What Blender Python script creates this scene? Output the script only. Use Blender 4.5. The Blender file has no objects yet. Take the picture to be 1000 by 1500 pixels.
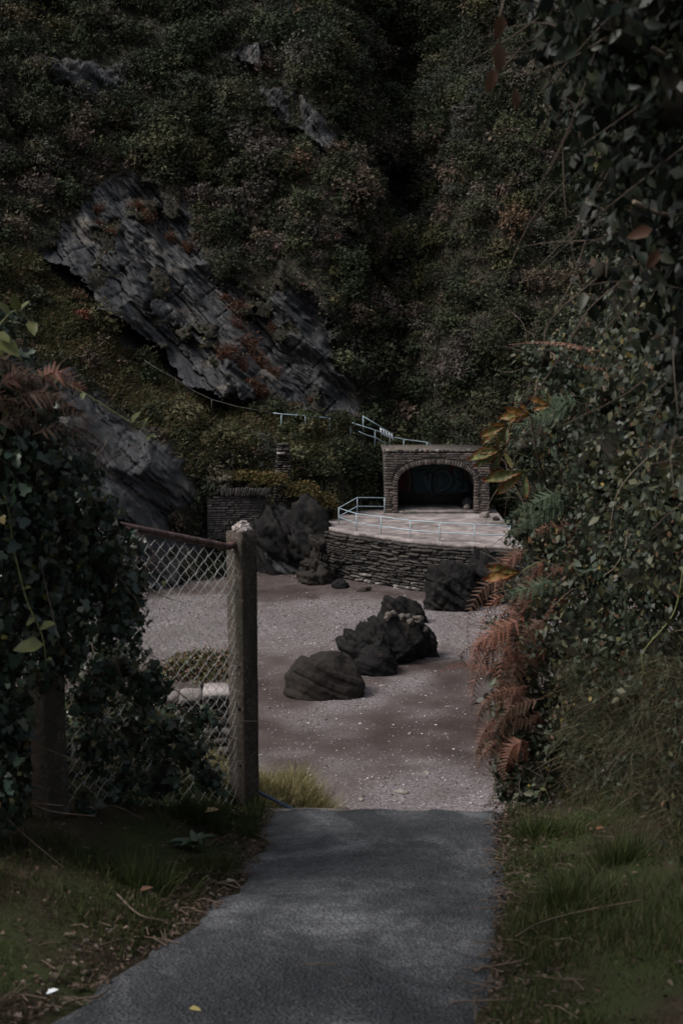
import bpy, math, random
import numpy as np
from mathutils import Vector, Matrix

# ------------------------------------------------------------------ camera, sky, sun, exposure
scene = bpy.context.scene
COL = scene.collection
R = math.radians
FPX = 1750.0                       # focal length in photo pixels (photo is 1000 x 1500)
EYE = np.array([0.0, 0.0, 14.0])   # beach is z = 0
PITCH = math.atan(250.0 / FPX)
cam_d = bpy.data.cameras.new('camera')
cam_d.sensor_fit = 'VERTICAL'; cam_d.sensor_height = 36.0; cam_d.lens = 36.0 * FPX / 1500.0
cam_d.clip_start = 0.05; cam_d.clip_end = 2000
cam_d.dof.use_dof = True; cam_d.dof.focus_distance = 22.0; cam_d.dof.aperture_fstop = 4.5
cam = bpy.data.objects.new('camera', cam_d); COL.objects.link(cam)
cam.location = EYE; cam.rotation_euler = (math.pi / 2 - PITCH, 0, 0)
scene.camera = cam

SUN_EL, SUN_AZ = 52.0, 252.0        # azimuth measured from +Y towards +X
w = bpy.data.worlds.new('World'); scene.world = w; w.use_nodes = True
nt = w.node_tree; nt.nodes.clear()
sky = nt.nodes.new('ShaderNodeTexSky'); sky.sky_type = 'NISHITA'; sky.sun_disc = False
sky.sun_elevation = R(SUN_EL); sky.sun_rotation = R(SUN_AZ); sky.dust_density = 6.0; sky.air_density = 1.0; sky.ozone_density = 1.0
hs = nt.nodes.new('ShaderNodeHueSaturation'); hs.inputs['Saturation'].default_value = 0.45
bg = nt.nodes.new('ShaderNodeBackground'); bg.inputs['Strength'].default_value = 0.09
wo = nt.nodes.new('ShaderNodeOutputWorld')
nt.links.new(sky.outputs[0], hs.inputs['Color']); nt.links.new(hs.outputs[0], bg.inputs['Color']); nt.links.new(bg.outputs[0], wo.inputs[0])
sun_d = bpy.data.lights.new('sun', 'SUN'); sun_d.energy = 1.5; sun_d.angle = R(15); sun_d.color = (1.0, 0.95, 0.9)
sun = bpy.data.objects.new('sun', sun_d); COL.objects.link(sun)
sd = Vector((math.sin(R(SUN_AZ)) * math.cos(R(SUN_EL)), math.cos(R(SUN_AZ)) * math.cos(R(SUN_EL)), math.sin(R(SUN_EL))))
sun.rotation_euler = sd.to_track_quat('Z', 'Y').to_euler(); sun.location = (20, 20, 60)
vs = scene.view_settings
vs.view_transform = 'Standard'; vs.look = 'None'; vs.gamma = 1.0; vs.use_curve_mapping = False
vs.exposure = 0.62

# ------------------------------------------------------------------ helpers
rng = np.random.default_rng(7); random.seed(7)
CT, ST = math.cos(PITCH), math.sin(PITCH)

def ray(px, py):
    u = -(py - 750.0) / FPX
    return np.array([(px - 500.0) / FPX, CT + u * ST, -ST + u * CT])
def at_y(px, py, Y):
    d = ray(px, py); return EYE + d * (Y / d[1])
def at_z(px, py, z):
    d = ray(px, py); return EYE + d * ((z - EYE[2]) / d[2])
def proj(x, y, z):
    dz = z - EYE[2]
    dep = np.maximum(y * CT - dz * ST, 0.01); up = y * ST + dz * CT
    return 500 + FPX * x / dep, 750 - FPX * up / dep

def _h(ix, iy, iz, s):
    h = (ix.astype(np.int64) * 374761393 + iy.astype(np.int64) * 668265263 + iz.astype(np.int64) * 2147483647 + s * 974634777) & 0xffffffff
    h = ((h ^ (h >> 13)) * 1274126177) & 0xffffffff
    h = ((h ^ (h >> 16)) * 2246822519) & 0xffffffff
    return ((h ^ (h >> 15)) & 0xffff) / 65535.0
def vnoise(x, y, z=0.0, s=0):
    x, y, z = np.broadcast_arrays(np.asarray(x, float), np.asarray(y, float), np.asarray(z, float))
    ix, iy, iz = np.floor(x), np.floor(y), np.floor(z)
    fx, fy, fz = x - ix, y - iy, z - iz
    fx, fy, fz = [t * t * (3 - 2 * t) for t in (fx, fy, fz)]
    r = 0
    for a in (0, 1):
        for b in (0, 1):
            for c in (0, 1):
                r = r + _h(ix + a, iy + b, iz + c, s) * (fx if a else 1 - fx) * (fy if b else 1 - fy) * (fz if c else 1 - fz)
    return r * 2 - 1
def fbm(x, y, z=0.0, o=4, s=0):
    r, a, f = 0, 0.5, 1.0
    for k in range(o):
        r = r + a * vnoise(np.asarray(x) * f, np.asarray(y) * f, np.asarray(z) * f, s + k * 17); a *= 0.5; f *= 2.03
    return r
def sstep(a, b, x):
    t = np.clip((np.asarray(x, float) - a) / (b - a), 0, 1); return t * t * (3 - 2 * t)
def in_poly(px, py, poly):
    inside = np.zeros(px.shape, bool); n = len(poly); j = n - 1
    for i in range(n):
        xi, yi = poly[i]; xj, yj = poly[j]
        c = ((yi > py) != (yj > py)) & (px < (xj - xi) * (py - yi) / (yj - yi + 1e-9) + xi)
        inside ^= c; j = i
    return inside
def seg_dist(px, py, pts):
    best = np.full(px.shape, 1e9); side = np.zeros(px.shape); tt = np.zeros(px.shape)
    for k, ((ax, ay), (bx, by)) in enumerate(zip(pts[:-1], pts[1:])):
        dx, dy = bx - ax, by - ay; L2 = dx * dx + dy * dy
        t = np.clip(((px - ax) * dx + (py - ay) * dy) / L2, 0, 1)
        d = np.hypot(px - ax - t * dx, py - ay - t * dy)
        m = d < best
        best[m] = d[m]; side[m] = np.sign(dx * (py - ay) - dy * (px - ax))[m]; tt[m] = (k + t[m]) / (len(pts) - 1)
    return best, side, tt
def poly_mask(px, py, poly, soft):
    d, _, _ = seg_dist(px, py, poly + [poly[0]])
    ins = in_poly(px, py, poly)
    return sstep(-soft, soft, np.where(ins, d, -d))

def tag(o, label=None, cat=None, group=None, kind=None):
    if label: o['label'] = label
    if cat: o['category'] = cat
    if group: o['group'] = group
    if kind: o['kind'] = kind
    return o
def empty(name, loc, label, cat, group=None):
    o = bpy.data.objects.new(name, None); COL.objects.link(o); o.location = loc; o.empty_display_size = 0.2
    return tag(o, label, cat, group)
def wloc(o):
    v = np.zeros(3)
    while o is not None:
        v = v + np.array(o.location); o = o.parent
    return v
def make_mesh(name, V, F, mat, C=None, smooth=False, attrs=None):
    """V (n,3); F either (m,k) int array, or list of such arrays / list of lists."""
    V = np.asarray(V, np.float32)
    if isinstance(F, np.ndarray): groups = [F]
    elif len(F) and isinstance(F[0], np.ndarray) and F[0].ndim == 2: groups = F
    else:
        by = {}
        for f in F: by.setdefault(len(f), []).append(f)
        groups = [np.array(v, int) for v in by.values()]
    me = bpy.data.meshes.new(name)
    me.vertices.add(len(V)); me.vertices.foreach_set('co', V.ravel())
    tot = np.concatenate([np.full(len(g), g.shape[1], np.int32) for g in groups])
    li = np.concatenate([g.ravel() for g in groups]).astype(np.int32)
    st = np.concatenate([[0], np.cumsum(tot)[:-1]]).astype(np.int32)
    me.loops.add(len(li)); me.loops.foreach_set('vertex_index', li)
    me.polygons.add(len(tot)); me.polygons.foreach_set('loop_start', st); me.polygons.foreach_set('loop_total', tot)
    if smooth: me.polygons.foreach_set('use_smooth', np.ones(len(tot), bool))
    if C is not None:
        C = np.asarray(C, np.float32)
        if C.shape[1] == 3: C = np.hstack([C, np.ones((len(C), 1), np.float32)])
        a = me.color_attributes.new('Col', 'FLOAT_COLOR', 'POINT'); a.data.foreach_set('color', C.ravel())
    for k, v in (attrs or {}).items():
        a = me.attributes.new(k, 'FLOAT', 'POINT'); a.data.foreach_set('value', np.asarray(v, np.float32))
    if mat: me.materials.append(mat)
    me.update(calc_edges=True); me.validate()
    return me
def link(name, me, parent=None, loc=(0, 0, 0)):
    o = bpy.data.objects.new(name, me); COL.objects.link(o); o.location = loc; o.parent = parent
    return o
def mobj(name, V, F, mat, parent=None, C=None, smooth=False, attrs=None, origin=None):
    """mesh object from world coordinates; origin at its base (or given)."""
    V = np.asarray(V, float)
    if origin is None:
        origin = np.array([V[:, 0].mean(), V[:, 1].mean(), V[:, 2].min()]) if parent is None else wloc(parent)
    off = np.asarray(origin, float)
    me = make_mesh(name, V - off, F, mat, C, smooth, attrs)
    return link(name, me, parent, off - (wloc(parent) if parent else 0))
def grid_faces(nu, nv):
    i = np.arange((nu - 1) * (nv - 1)); a = (i // (nv - 1)) * nv + i % (nv - 1)
    return np.stack([a, a + nv, a + nv + 1, a + 1], 1)
def join(parts):
    Vs, Fs, o = [], {}, 0
    for V, F in parts:
        V = np.asarray(V, float); Vs.append(V)
        for f in ([F] if isinstance(F, np.ndarray) else ([np.array([q]) for q in F])):
            Fs.setdefault(f.shape[1], []).append(np.asarray(f) + o)
        o += len(V)
    return np.vstack(Vs), [np.vstack(v) for v in Fs.values()]
def tube(pts, rad, n=8, cap=True):
    pts = np.asarray(pts, float); m = len(pts); rad = np.broadcast_to(rad, (m,))
    T = np.gradient(pts, axis=0); T /= np.linalg.norm(T, axis=1)[:, None] + 1e-9
    ref = np.array([0, 0, 1.0]) if abs(T[:, 2]).mean() < 0.8 else np.array([1.0, 0, 0])
    A = np.cross(T, ref); A /= np.linalg.norm(A, axis=1)[:, None] + 1e-9; B = np.cross(T, A)
    th = np.arange(n) / n * 2 * math.pi
    V = pts[:, None] + rad[:, None, None] * (np.cos(th)[None, :, None] * A[:, None] + np.sin(th)[None, :, None] * B[:, None])
    V = V.reshape(-1, 3)
    i = np.arange((m - 1) * n); a = i // n * n + i % n; b = i // n * n + (i + 1) % n
    Fq = np.stack([a, b, b + n, a + n], 1)
    F = [list(q) for q in Fq]
    if cap: F += [list(range(n))[::-1], list(range((m - 1) * n, m * n))]
    return V, F
def tubes_fast(list_of, n=4):
    """many open tubes as quads"""
    return join([(lambda t: (t[0], np.array(t[1])))(tube(p, r, n, False)) for p, r in list_of])
def box(c, s, rz=0.0):
    s = np.asarray(s, float) / 2
    V = np.array([[x, y, z] for x in (-1, 1) for y in (-1, 1) for z in (-1, 1)], float) * s
    ca, sa = math.cos(rz), math.sin(rz)
    V = np.stack([V[:, 0] * ca - V[:, 1] * sa, V[:, 0] * sa + V[:, 1] * ca, V[:, 2]], 1) + np.asarray(c, float)
    return V, np.array([[0, 1, 3, 2], [4, 6, 7, 5], [0, 4, 5, 1], [2, 3, 7, 6], [0, 2, 6, 4], [1, 5, 7, 3]])
def spline(pts, n):
    pts = np.asarray(pts, float); m = len(pts)
    P = np.vstack([2 * pts[0] - pts[1], pts, 2 * pts[-1] - pts[-2]])
    t = np.linspace(0, m - 1 - 1e-6, n); i = t.astype(int); f = (t - i)[:, None]
    p0, p1, p2, p3 = P[i], P[i + 1], P[i + 2], P[i + 3]
    return 0.5 * (2 * p1 + (p2 - p0) * f + (2 * p0 - 5 * p1 + 4 * p2 - p3) * f ** 2 + (3 * p1 - p0 - 3 * p2 + p3) * f ** 3)
def unit(v):
    return v / (np.linalg.norm(v, axis=-1, keepdims=True) + 1e-9)

def scatter_geo(tv, tf, P, D, N, S, C, cj=None):
    """copies of a template (length along x, normal z) at P with direction D, normal N, size S, colour C"""
    X = unit(D); Z = unit(N - (N * X).sum(1, keepdims=True) * X); Y = np.cross(Z, X)
    S = np.asarray(S, float)
    if S.ndim == 1: S = np.stack([S, S, S], 1)
    V = (P[:, None] + tv[None, :, 0, None] * (X * S[:, :1])[:, None] + tv[None, :, 1, None] * (Y * S[:, 1:2])[:, None]
         + tv[None, :, 2, None] * (Z * S[:, 2:])[:, None])
    n, k = len(P), len(tv)
    F = [(np.asarray(g)[None] + (np.arange(n) * k)[:, None, None]).reshape(-1, np.asarray(g).shape[1]) for g in tf]
    CC = np.repeat(C[:, None, :], k, 1)
    if cj is not None: CC = CC * cj[None, :, None]
    return V.reshape(-1, 3), F, CC.reshape(-1, 3)

# leaf templates ---------------------------------------------------
def leaf_oval(w=0.55, fold=0.10, droop=0.12):
    V = np.array([[0, 0, 0], [.3, -w / 2, fold], [.3, 0, 0], [.3, w / 2, fold], [.7, -w * .36, fold * .6 - droop * .4], [.7, 0, -droop * .5], [.7, w * .36, fold * .6 - droop * .4], [1, 0, -droop]])
    return V, [np.array([[0, 1, 2], [0, 2, 3], [4, 7, 5], [5, 7, 6]]), np.array([[1, 4, 5, 2], [2, 5, 6, 3]])]
def leaf_ivy():
    o = [(0, 0), (-.12, .32), (.18, .5), (.36, .30), (.62, .34), (1, 0), (.62, -.34), (.36, -.30), (.18, -.5), (-.12, -.32)]
    V = np.array([[x, y, -0.18 * x * x + 0.12 * abs(y)] for x, y in o] + [[.3, 0, 0]])
    n = len(o)
    return V, [np.array([[n, (i + 1) % n, i] for i in range(n)])]
def leaf_quad(w=0.7):
    return np.array([[0, 0, 0], [.5, -w / 2, .1], [1, 0, 0], [.5, w / 2, .1]]), [np.array([[0, 1, 2, 3]])]
def leaf_tri(w=.8):
    return np.array([[0, -w / 2, 0], [0.05, w / 2, .06], [1, 0, -.05]]), [np.array([[0, 2, 1]])]
def blade():
    return np.array([[0, -.5, 0], [0, .5, 0], [.5, .38, .06], [.5, -.38, .06], [1, 0, .28]]), [np.array([[0, 1, 2, 3]]), np.array([[3, 2, 4]])]

# ------------------------------------------------------------------ materials
class NB:
    def __init__(s, name):
        s.m = bpy.data.materials.new(name); s.m.use_nodes = True; s.t = s.m.node_tree; s.t.nodes.clear()
        s.out = s.n('ShaderNodeOutputMaterial'); s.b = s.n('ShaderNodeBsdfPrincipled'); s.l(s.b.outputs[0], s.out.inputs[0])
    def n(s, t, **k):
        x = s.t.nodes.new(t)
        for a, v in k.items(): setattr(x, a, v)
        return x
    def l(s, a, b): s.t.links.new(a, b)
    def pos(s, scale=(1, 1, 1), rot=(0, 0, 0), obj=False):
        if obj:
            src = s.n('ShaderNodeTexCoord').outputs['Object']
        else: src = s.n('ShaderNodeNewGeometry').outputs['Position']
        mp = s.n('ShaderNodeMapping'); mp.inputs['Scale'].default_value = scale; mp.inputs['Rotation'].default_value = rot
        s.l(src, mp.inputs[0]); return mp.outputs[0]
    def noise(s, vec, scale, det=5, rough=0.55, dist=0.0):
        x = s.n('ShaderNodeTexNoise'); x.inputs['Scale'].default_value = scale; x.inputs['Detail'].default_value = det
        x.inputs['Roughness'].default_value = rough; x.inputs['Distortion'].default_value = dist; s.l(vec, x.inputs['Vector']); return x.outputs[0]
    def voro(s, vec, scale, feat='F1', out=0):
        x = s.n('ShaderNodeTexVoronoi', feature=feat); x.inputs['Scale'].default_value = scale; s.l(vec, x.inputs['Vector']); return x.outputs[out]
    def ramp(s, fac, stops):
        r = s.n('ShaderNodeValToRGB'); e = r.color_ramp.elements
        while len(e) < len(stops): e.new(0.5)
        for q, (p, c) in zip(e, stops): q.position = p; q.color = (*c, 1) if len(c) == 3 else c
        s.l(fac, r.inputs[0]); return r.outputs[0]
    def mix(s, fac, a, b, mode='MIX'):
        x = s.n('ShaderNodeMix', data_type='RGBA', blend_type=mode)
        if isinstance(fac, (int, float)): x.inputs[0].default_value = fac
        else: s.l(fac, x.inputs[0])
        for v, i in ((a, 6), (b, 7)):
            if isinstance(v, tuple): x.inputs[i].default_value = (*v, 1)
            else: s.l(v, x.inputs[i])
        return x.outputs[2]
    def attr(s, name, out='Fac'): return s.n('ShaderNodeAttribute', attribute_name=name).outputs[out]
    def bump(s, h, strength=0.4, dist=0.02, prev=None):
        b = s.n('ShaderNodeBump'); b.inputs['Strength'].default_value = strength; b.inputs['Distance'].default_value = dist
        s.l(h, b.inputs['Height'])
        if prev is not None: s.l(prev, b.inputs['Normal'])
        return b.outputs[0]
    def fin(s, col=None, rough=0.8, nrm=None, spec=0.3, metal=0.0):
        if col is not None:
            if isinstance(col, tuple): s.b.inputs['Base Color'].default_value = (*col, 1)
            else: s.l(col, s.b.inputs['Base Color'])
        if isinstance(rough, (int, float)): s.b.inputs['Roughness'].default_value = rough
        else: s.l(rough, s.b.inputs['Roughness'])
        s.b.inputs['Specular IOR Level'].default_value = spec; s.b.inputs['Metallic'].default_value = metal
        if nrm is not None: s.l(nrm, s.b.inputs['Normal'])
        return s.m

def m_leaf(name, rough=0.5, spec=0.35, transl=0.25):
    k = NB(name); c = k.attr('Col', 'Color')
    nz = k.noise(k.pos(), 9.0, 3)
    c = k.mix(1.0, c, k.ramp(nz, [(0.25, (.72, .72, .72)), (0.75, (1.25, 1.22, 1.18))]), 'MULTIPLY')
    k.fin(c, rough, None, spec)
    tr = k.n('ShaderNodeBsdfTranslucent'); k.l(c, tr.inputs[0])
    mx = k.n('ShaderNodeMixShader'); mx.inputs[0].default_value = transl
    k.l(k.b.outputs[0], mx.inputs[1]); k.l(tr.outputs[0], mx.inputs[2]); k.l(mx.outputs[0], k.out.inputs[0])
    return k.m
M = {}
M['leaf'] = m_leaf('leaf', 0.5, 0.35, 0.22)
M['ivy'] = m_leaf('ivy_leaf', 0.36, 0.5, 0.12)
M['scrub'] = m_leaf('scrub_leaf', 0.75, 0.15, 0.12)
M['grass'] = m_leaf('grass_blade', 0.55, 0.25, 0.25)

k = NB('asphalt'); p = k.pos()
big = k.noise(k.pos((1, .7, 1)), 1.3, 8, 0.62, 0.9); fine = k.noise(p, 62, 3, 0.8); mid = k.noise(p, 17, 6, .75)
c = k.ramp(big, [(0.36, (.030, .033, .037)), (0.48, (.052, .056, .061)), (0.57, (.105, .110, .118)), (.68, (.145, .151, .160))])
c = k.mix(k.ramp(k.noise(k.pos((.8, 1.3, 1)), 3.1, 8, .7, .8), [(.46, (0, 0, 0)), (.64, (.75, .75, .75))]), c, (.030, .033, .037))
c = k.mix(1.0, c, k.ramp(mid, [(0.3, (.7, .7, .7)), (0.7, (1.3, 1.3, 1.3))]), 'MULTIPLY')
c = k.mix(1.0, c, k.ramp(fine, [(0.30, (.30, .30, .30)), (0.5, (.95, .95, .95)), (0.70, (1.9, 1.9, 1.9))]), 'MULTIPLY')
vs_ = k.voro(p, 70, 'F1', 1); vs1 = k.ramp(vs_, [(0.86, (0, 0, 0)), (0.89, (.7, .7, .7))])
c = k.mix(vs1, c, (.10, .10, .105))
M['asphalt'] = k.fin(c, k.ramp(big, [(.3, (.66,) * 3), (.7, (.9,) * 3)]), k.bump(k.voro(p, 70), 0.8, .010, k.bump(mid, .5, .015)), 0.28)

k = NB('soil'); p = k.pos()
c = k.ramp(k.noise(p, 3.5, 8, .65), [(.3, (.018, .014, .010)), (.55, (.045, .034, .024)), (.75, (.085, .062, .045))])
g = k.ramp(k.noise(p, 1.3, 4), [(.45, (0, 0, 0)), (.6, (1, 1, 1))])
c = k.mix(g, c, (.035, .045, .018))
M['soil'] = k.fin(c, .95, k.bump(k.noise(p, 25, 6, .7), .8, .03), .1)

k = NB('beach_sand'); p = k.pos()
sh = k.attr('shingle')
sand = k.ramp(k.noise(p, .5, 7, .6), [(.3, (.052, .039, .036)), (.55, (.090, .070, .066)), (.75, (.130, .104, .100))])
gr = k.ramp(k.noise(p, 9, 7, .85), [(.3, (.060, .050, .052)), (.46, (.145, .126, .132)), (.58, (.27, .245, .258)), (.70, (.58, .55, .57))])
c = k.mix(sh, sand, gr)
sp = k.voro(p, 5.0, 'F1', 1); spd = k.voro(p, 5.0, 'F1', 0)
spk = k.n('ShaderNodeMath', operation='MULTIPLY'); k.l(k.ramp(sp, [(.82, (0, 0, 0)), (.85, (1, 1, 1))]), spk.inputs[0]); k.l(k.ramp(spd, [(.1, (1, 1, 1)), (.2, (0, 0, 0))]), spk.inputs[1])
c = k.mix(spk.outputs[0], c, (.34, .31, .31))
rough = k.ramp(k.attr('wet'), [(0, (.9,) * 3), (1, (.55,) * 3)])
c = k.mix(k.attr('wet'), c, k.mix(1.0, c, (.52, .47, .44), 'MULTIPLY'))
M['beach'] = k.fin(c, rough, k.bump(k.noise(p, 6, 8, .8), .9, .10, k.bump(k.noise(p, 1.2, 4), .4, .12)), .25)

def m_rock(name, dip, cols, wave=7.0, lichen=None, bumpd=.10, obj=False, rough=.7, spec=.3):
    k = NB(name)
    mp = k.n('ShaderNodeMapping'); src = k.n('ShaderNodeTexCoord').outputs['Object'] if obj else k.n('ShaderNodeNewGeometry').outputs['Position']
    mp.inputs['Rotation'].default_value = (0, -dip, 0); k.l(src, mp.inputs[0])   # strata dip down to the right
    m2 = k.n('ShaderNodeMapping'); m2.inputs['Scale'].default_value = (.24, .5, 1.0); k.l(mp.outputs[0], m2.inputs[0])
    s1 = k.noise(m2.outputs[0], wave * .5, 12, .82, .9); s2 = k.noise(m2.outputs[0], wave * 2.6, 8, .8, .8); bl = k.noise(src, .45, 5, .6)
    c = k.ramp(s1, [(.30, cols[0]), (.48, cols[1]), (.60, cols[2]), (.74, cols[3])])
    c = k.mix(k.ramp(bl, [(.42, (0, 0, 0)), (.62, (.8, .8, .8))]), c, k.ramp(s2, [(.35, cols[0]), (.7, cols[2])]))
    if lichen: c = k.mix(k.ramp(k.noise(src, lichen[1], 6, .7), [(.56, (0, 0, 0)), (.66, (.8, .8, .8))]), c, lichen[0])
    nb = k.bump(s1, .9, bumpd * 1.3); nb = k.bump(s2, .8, bumpd * .5, nb); nb = k.bump(k.noise(src, 9, 6, .7), .5, bumpd * .3, nb)
    return k, k.fin(c, rough, nb, spec), c
DIP = R(46)
slate = [(.009, .0095, .0105), (.034, .036, .039), (.094, .098, .105), (.42, .425, .435)]
kc, M['cliff'], crock = m_rock('cliff_rock', DIP, slate, 6.0, ((.155, .135, .115), .35), .12)
soil_shadec = kc.ramp(kc.noise(kc.pos(), .8, 7, .65), [(.3, (.008, .008, .005)), (.5, (.020, .018, .010)), (.7, (.042, .034, .022))])  # soil colour, darkened further to paint shade into the gaps between bushes
cmix = kc.mix(kc.attr('rock'), soil_shadec, crock); kc.l(cmix, kc.b.inputs['Base Color'])
wetr = [(.0035, .0035, .004), (.009, .0088, .009), (.019, .018, .0175), (.075, .070, .066)]
_, M['beach_rock'], _ = m_rock('beach_rock', DIP, wetr, 9.0, ((.040, .031, .024), 1.6), .06, False, .7, .15)
brownr = [(.009, .008, .0075), (.022, .019, .017), (.042, .035, .031), (.09, .075, .066)]
_, M['brown_rock'], _ = m_rock('brown_rock', R(30), brownr, 8.0, ((.05, .040, .032), 1.3), .06, False, .8, .15)
_, M['pale_rock'], _ = m_rock('pale_rock', R(10), [(.09, .08, .07), (.18, .16, .14), (.28, .25, .23), (.42, .39, .37)], 6, None, .02, False, .85)

_, M['cobble'], _ = m_rock('cobble', R(10), [(.035, .030, .026), (.080, .068, .058), (.15, .132, .115), (.30, .275, .25)], 9, None, .02, False, .85)
def m_stone(name, lo, hi, pale, pf):
    k = NB(name); p = k.pos(); oi = k.n('ShaderNodeObjectInfo').outputs['Random']
    c = k.ramp(k.noise(p, 2.2, 7, .7), [(.28, lo), (.55, tuple((a + b) / 2 for a, b in zip(lo, hi))), (.75, hi)])
    c = k.mix(1.0, c, k.ramp(oi, [(0, (.55, .55, .56)), (.5, (.95, .92, .9)), (1, (1.5, 1.42, 1.36))]), 'MULTIPLY')
    c = k.mix(k.ramp(k.noise(p, 3.4, 6, .75), [(pf, (0, 0, 0)), (pf + .10, (1, 1, 1))]), c, pale)
    return k.fin(c, .85, k.bump(k.noise(p, 14, 6, .7), .7, .04), .25)
M['slate_stone'] = m_stone('slate_stone', (.016, .0155, .0155), (.082, .075, .069), (.20, .185, .178), .62)
M['salt_stone'] = m_stone('salt_stone', (.040, .037, .035), (.13, .12, .115), (.36, .345, .335), .52)
M['brown_stone'] = m_stone('brown_stone', (.050, .043, .039), (.150, .128, .116), (.32, .295, .285), .60)
M['grey_stone'] = m_stone('grey_stone', (.050, .048, .047), (.125, .115, .110), (.24, .23, .22), .66)
M['mortar'] = m_stone('mortar', (.040, .036, .033), (.10, .09, .083), (.16, .15, .14), .68)

k = NB('concrete'); p = k.pos()
c = k.ramp(k.noise(p, 1.0, 8, .65, .4), [(.3, (.10, .088, .083)), (.5, (.22, .19, .185)), (.66, (.36, .325, .315))])
c = k.mix(k.ramp(k.noise(p, .45, 6, .7), [(.54, (0, 0, 0)), (.62, (1, 1, 1))]), c, (.085, .078, .070))
M['terrace'] = k.fin(c, .85, k.bump(k.noise(p, 5, 6, .7), .5, .05), .3)

k = NB('post_concrete'); p = k.pos()
ag = k.voro(p, 85, 'F1', 1)
c = k.ramp(k.noise(p, 4, 7, .7), [(.3, (.036, .030, .024)), (.55, (.074, .061, .050)), (.75, (.118, .100, .086))])
c = k.mix(k.ramp(ag, [(.74, (0, 0, 0)), (.8, (.5, .5, .5))]), c, (.19, .175, .165))
c = k.mix(k.ramp(k.noise(k.pos((1, 1, .25)), 7, 5, .6), [(.52, (0, 0, 0)), (.64, (.8, .8, .8))]), c, (.045, .044, .034))
M['post'] = k.fin(c, .92, k.bump(k.voro(p, 110), .6, .006, k.bump(k.noise(p, 18, 5), .5, .012)), .2)
k = NB('broken_concrete'); p = k.pos()
c = k.ramp(k.voro(p, 60, 'F1', 1), [(.2, (.17, .14, .13)), (.6, (.34, .30, .29)), (.9, (.55, .51, .50))])
M['broken'] = k.fin(c, .9, k.bump(k.voro(p, 60), .9, .012), .2)

def m_metal(name, col, col2, rough, metal):
    k = NB(name); p = k.pos()
    c = k.mix(k.ramp(k.noise(p, 14, 6, .7), [(.48, (0, 0, 0)), (.62, (1, 1, 1))]), col, col2)
    return k.fin(c, rough, k.bump(k.noise(p, 60, 4), .2, .002), .5, metal)
M['galv'] = m_metal('galvanised', (.34, .44, .49), (.22, .28, .32), .5, .1)
M['white_bar'] = m_metal('white_bar', (.62, .68, .74), (.5, .55, .6), .5, 0)
M['rust'] = m_metal('rusty_paint', (.085, .045, .042), (.17, .11, .098), .4, .1)
M['wire'] = m_metal('wire', (.56, .58, .56), (.36, .33, .31), .5, .1)
M['blue'] = m_metal('blue_pipe', (.025, .05, .10), (.06, .085, .12), .4, 0)
M['oldwire'] = m_metal('old_rail', (.13, .115, .10), (.08, .07, .06), .8, 0)
def m_flat(name, col, rough=.8, var=.35, sc=6):
    k = NB(name); p = k.pos()
    a = tuple(x * (1 - var) for x in col); b = tuple(min(1, x * (1 + var)) for x in col)
    return k.fin(k.ramp(k.noise(p, sc, 6, .7), [(.3, a), (.7, b)]), rough, k.bump(k.noise(p, sc * 5, 4), .3, .01), .25)
M['bark'] = m_flat('bark', (.075, .058, .045), .9, .5, 20)
M['core_shade'] = m_flat('core_shade', (.024, .022, .016), .95, .5, 14)  # near-black core colour, paints the shade deep inside the foliage
M['twig'] = m_flat('twig', (.10, .075, .058), .85, .4, 25)
M['deadstem'] = m_flat('dead_stem', (.20, .155, .115), .8, .3, 25)
M['greenstem'] = m_flat('green_stem', (.14, .15, .06), .6, .3, 25)
M['wood_edge'] = m_flat('wood_edge', (.24, .21, .18), .85, .35, 14)
M['plaster'] = m_flat('shelter_plaster', (.052, .054, .054), .9, .45, 2.5)
M['teal'] = m_flat('teal_paint', (.022, .046, .056), .6, .45, 2.2)
M['red'] = m_flat('red_paint', (.07, .009, .008), .6, .4, 3)
M['paleblue'] = m_flat('pale_paint', (.065, .095, .11), .6, .35, 4)
M['black'] = m_flat('black_paint', (.010, .011, .012), .6, .3, 3)
M['litter'] = m_flat('white_litter', (.62, .66, .70), .5, .1, 30)
M['cloth'] = m_flat('dark_cloth', (.020, .020, .024), .9, .4, 9)

# ------------------------------------------------------------------ ground, path, beach
LIP = 7.05
def plane_z(y): return 12.39 - 0.1815 * y
PL = [(385, 1194), (380, 1235), (362, 1268), (312, 1325), (243, 1375), (142, 1440), (48, 1495)]
PR = [(733, 1192), (738, 1250), (741, 1320), (738, 1380), (729, 1440), (712, 1500)]
def on_plane(px, py):
    d = ray(px, py); t = (12.39 - 14.0) / (d[2] + 0.1815 * d[1]); return EYE + d * t
pl = [on_plane(*q) for q in PL]; pr = [on_plane(*q) for q in PR]
plx = np.array([[q[1], q[0]] for q in pl[::-1]]); prx = np.array([[q[1], q[0]] for q in pr[::-1]])
plx = np.vstack([[-30, -2.6], [-4, -1.9], [1.5, -1.45], plx]); prx = np.vstack([[-30, -.9], [-4, -.2], [1.5, .28], prx])
def edgeL(y): return np.interp(y, plx[:, 0], plx[:, 1])
def edgeR(y): return np.interp(y, prx[:, 0], prx[:, 1])
def slope_z(y):
    return np.interp(y, [-200, 7.05, 7.12, 7.7, 29, 33, 60, 220], [plane_z(-200) * 0 + 14.5, plane_z(7.05), plane_z(7.05) - .12, 10.35, .8, -.6, -3, -3])
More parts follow.
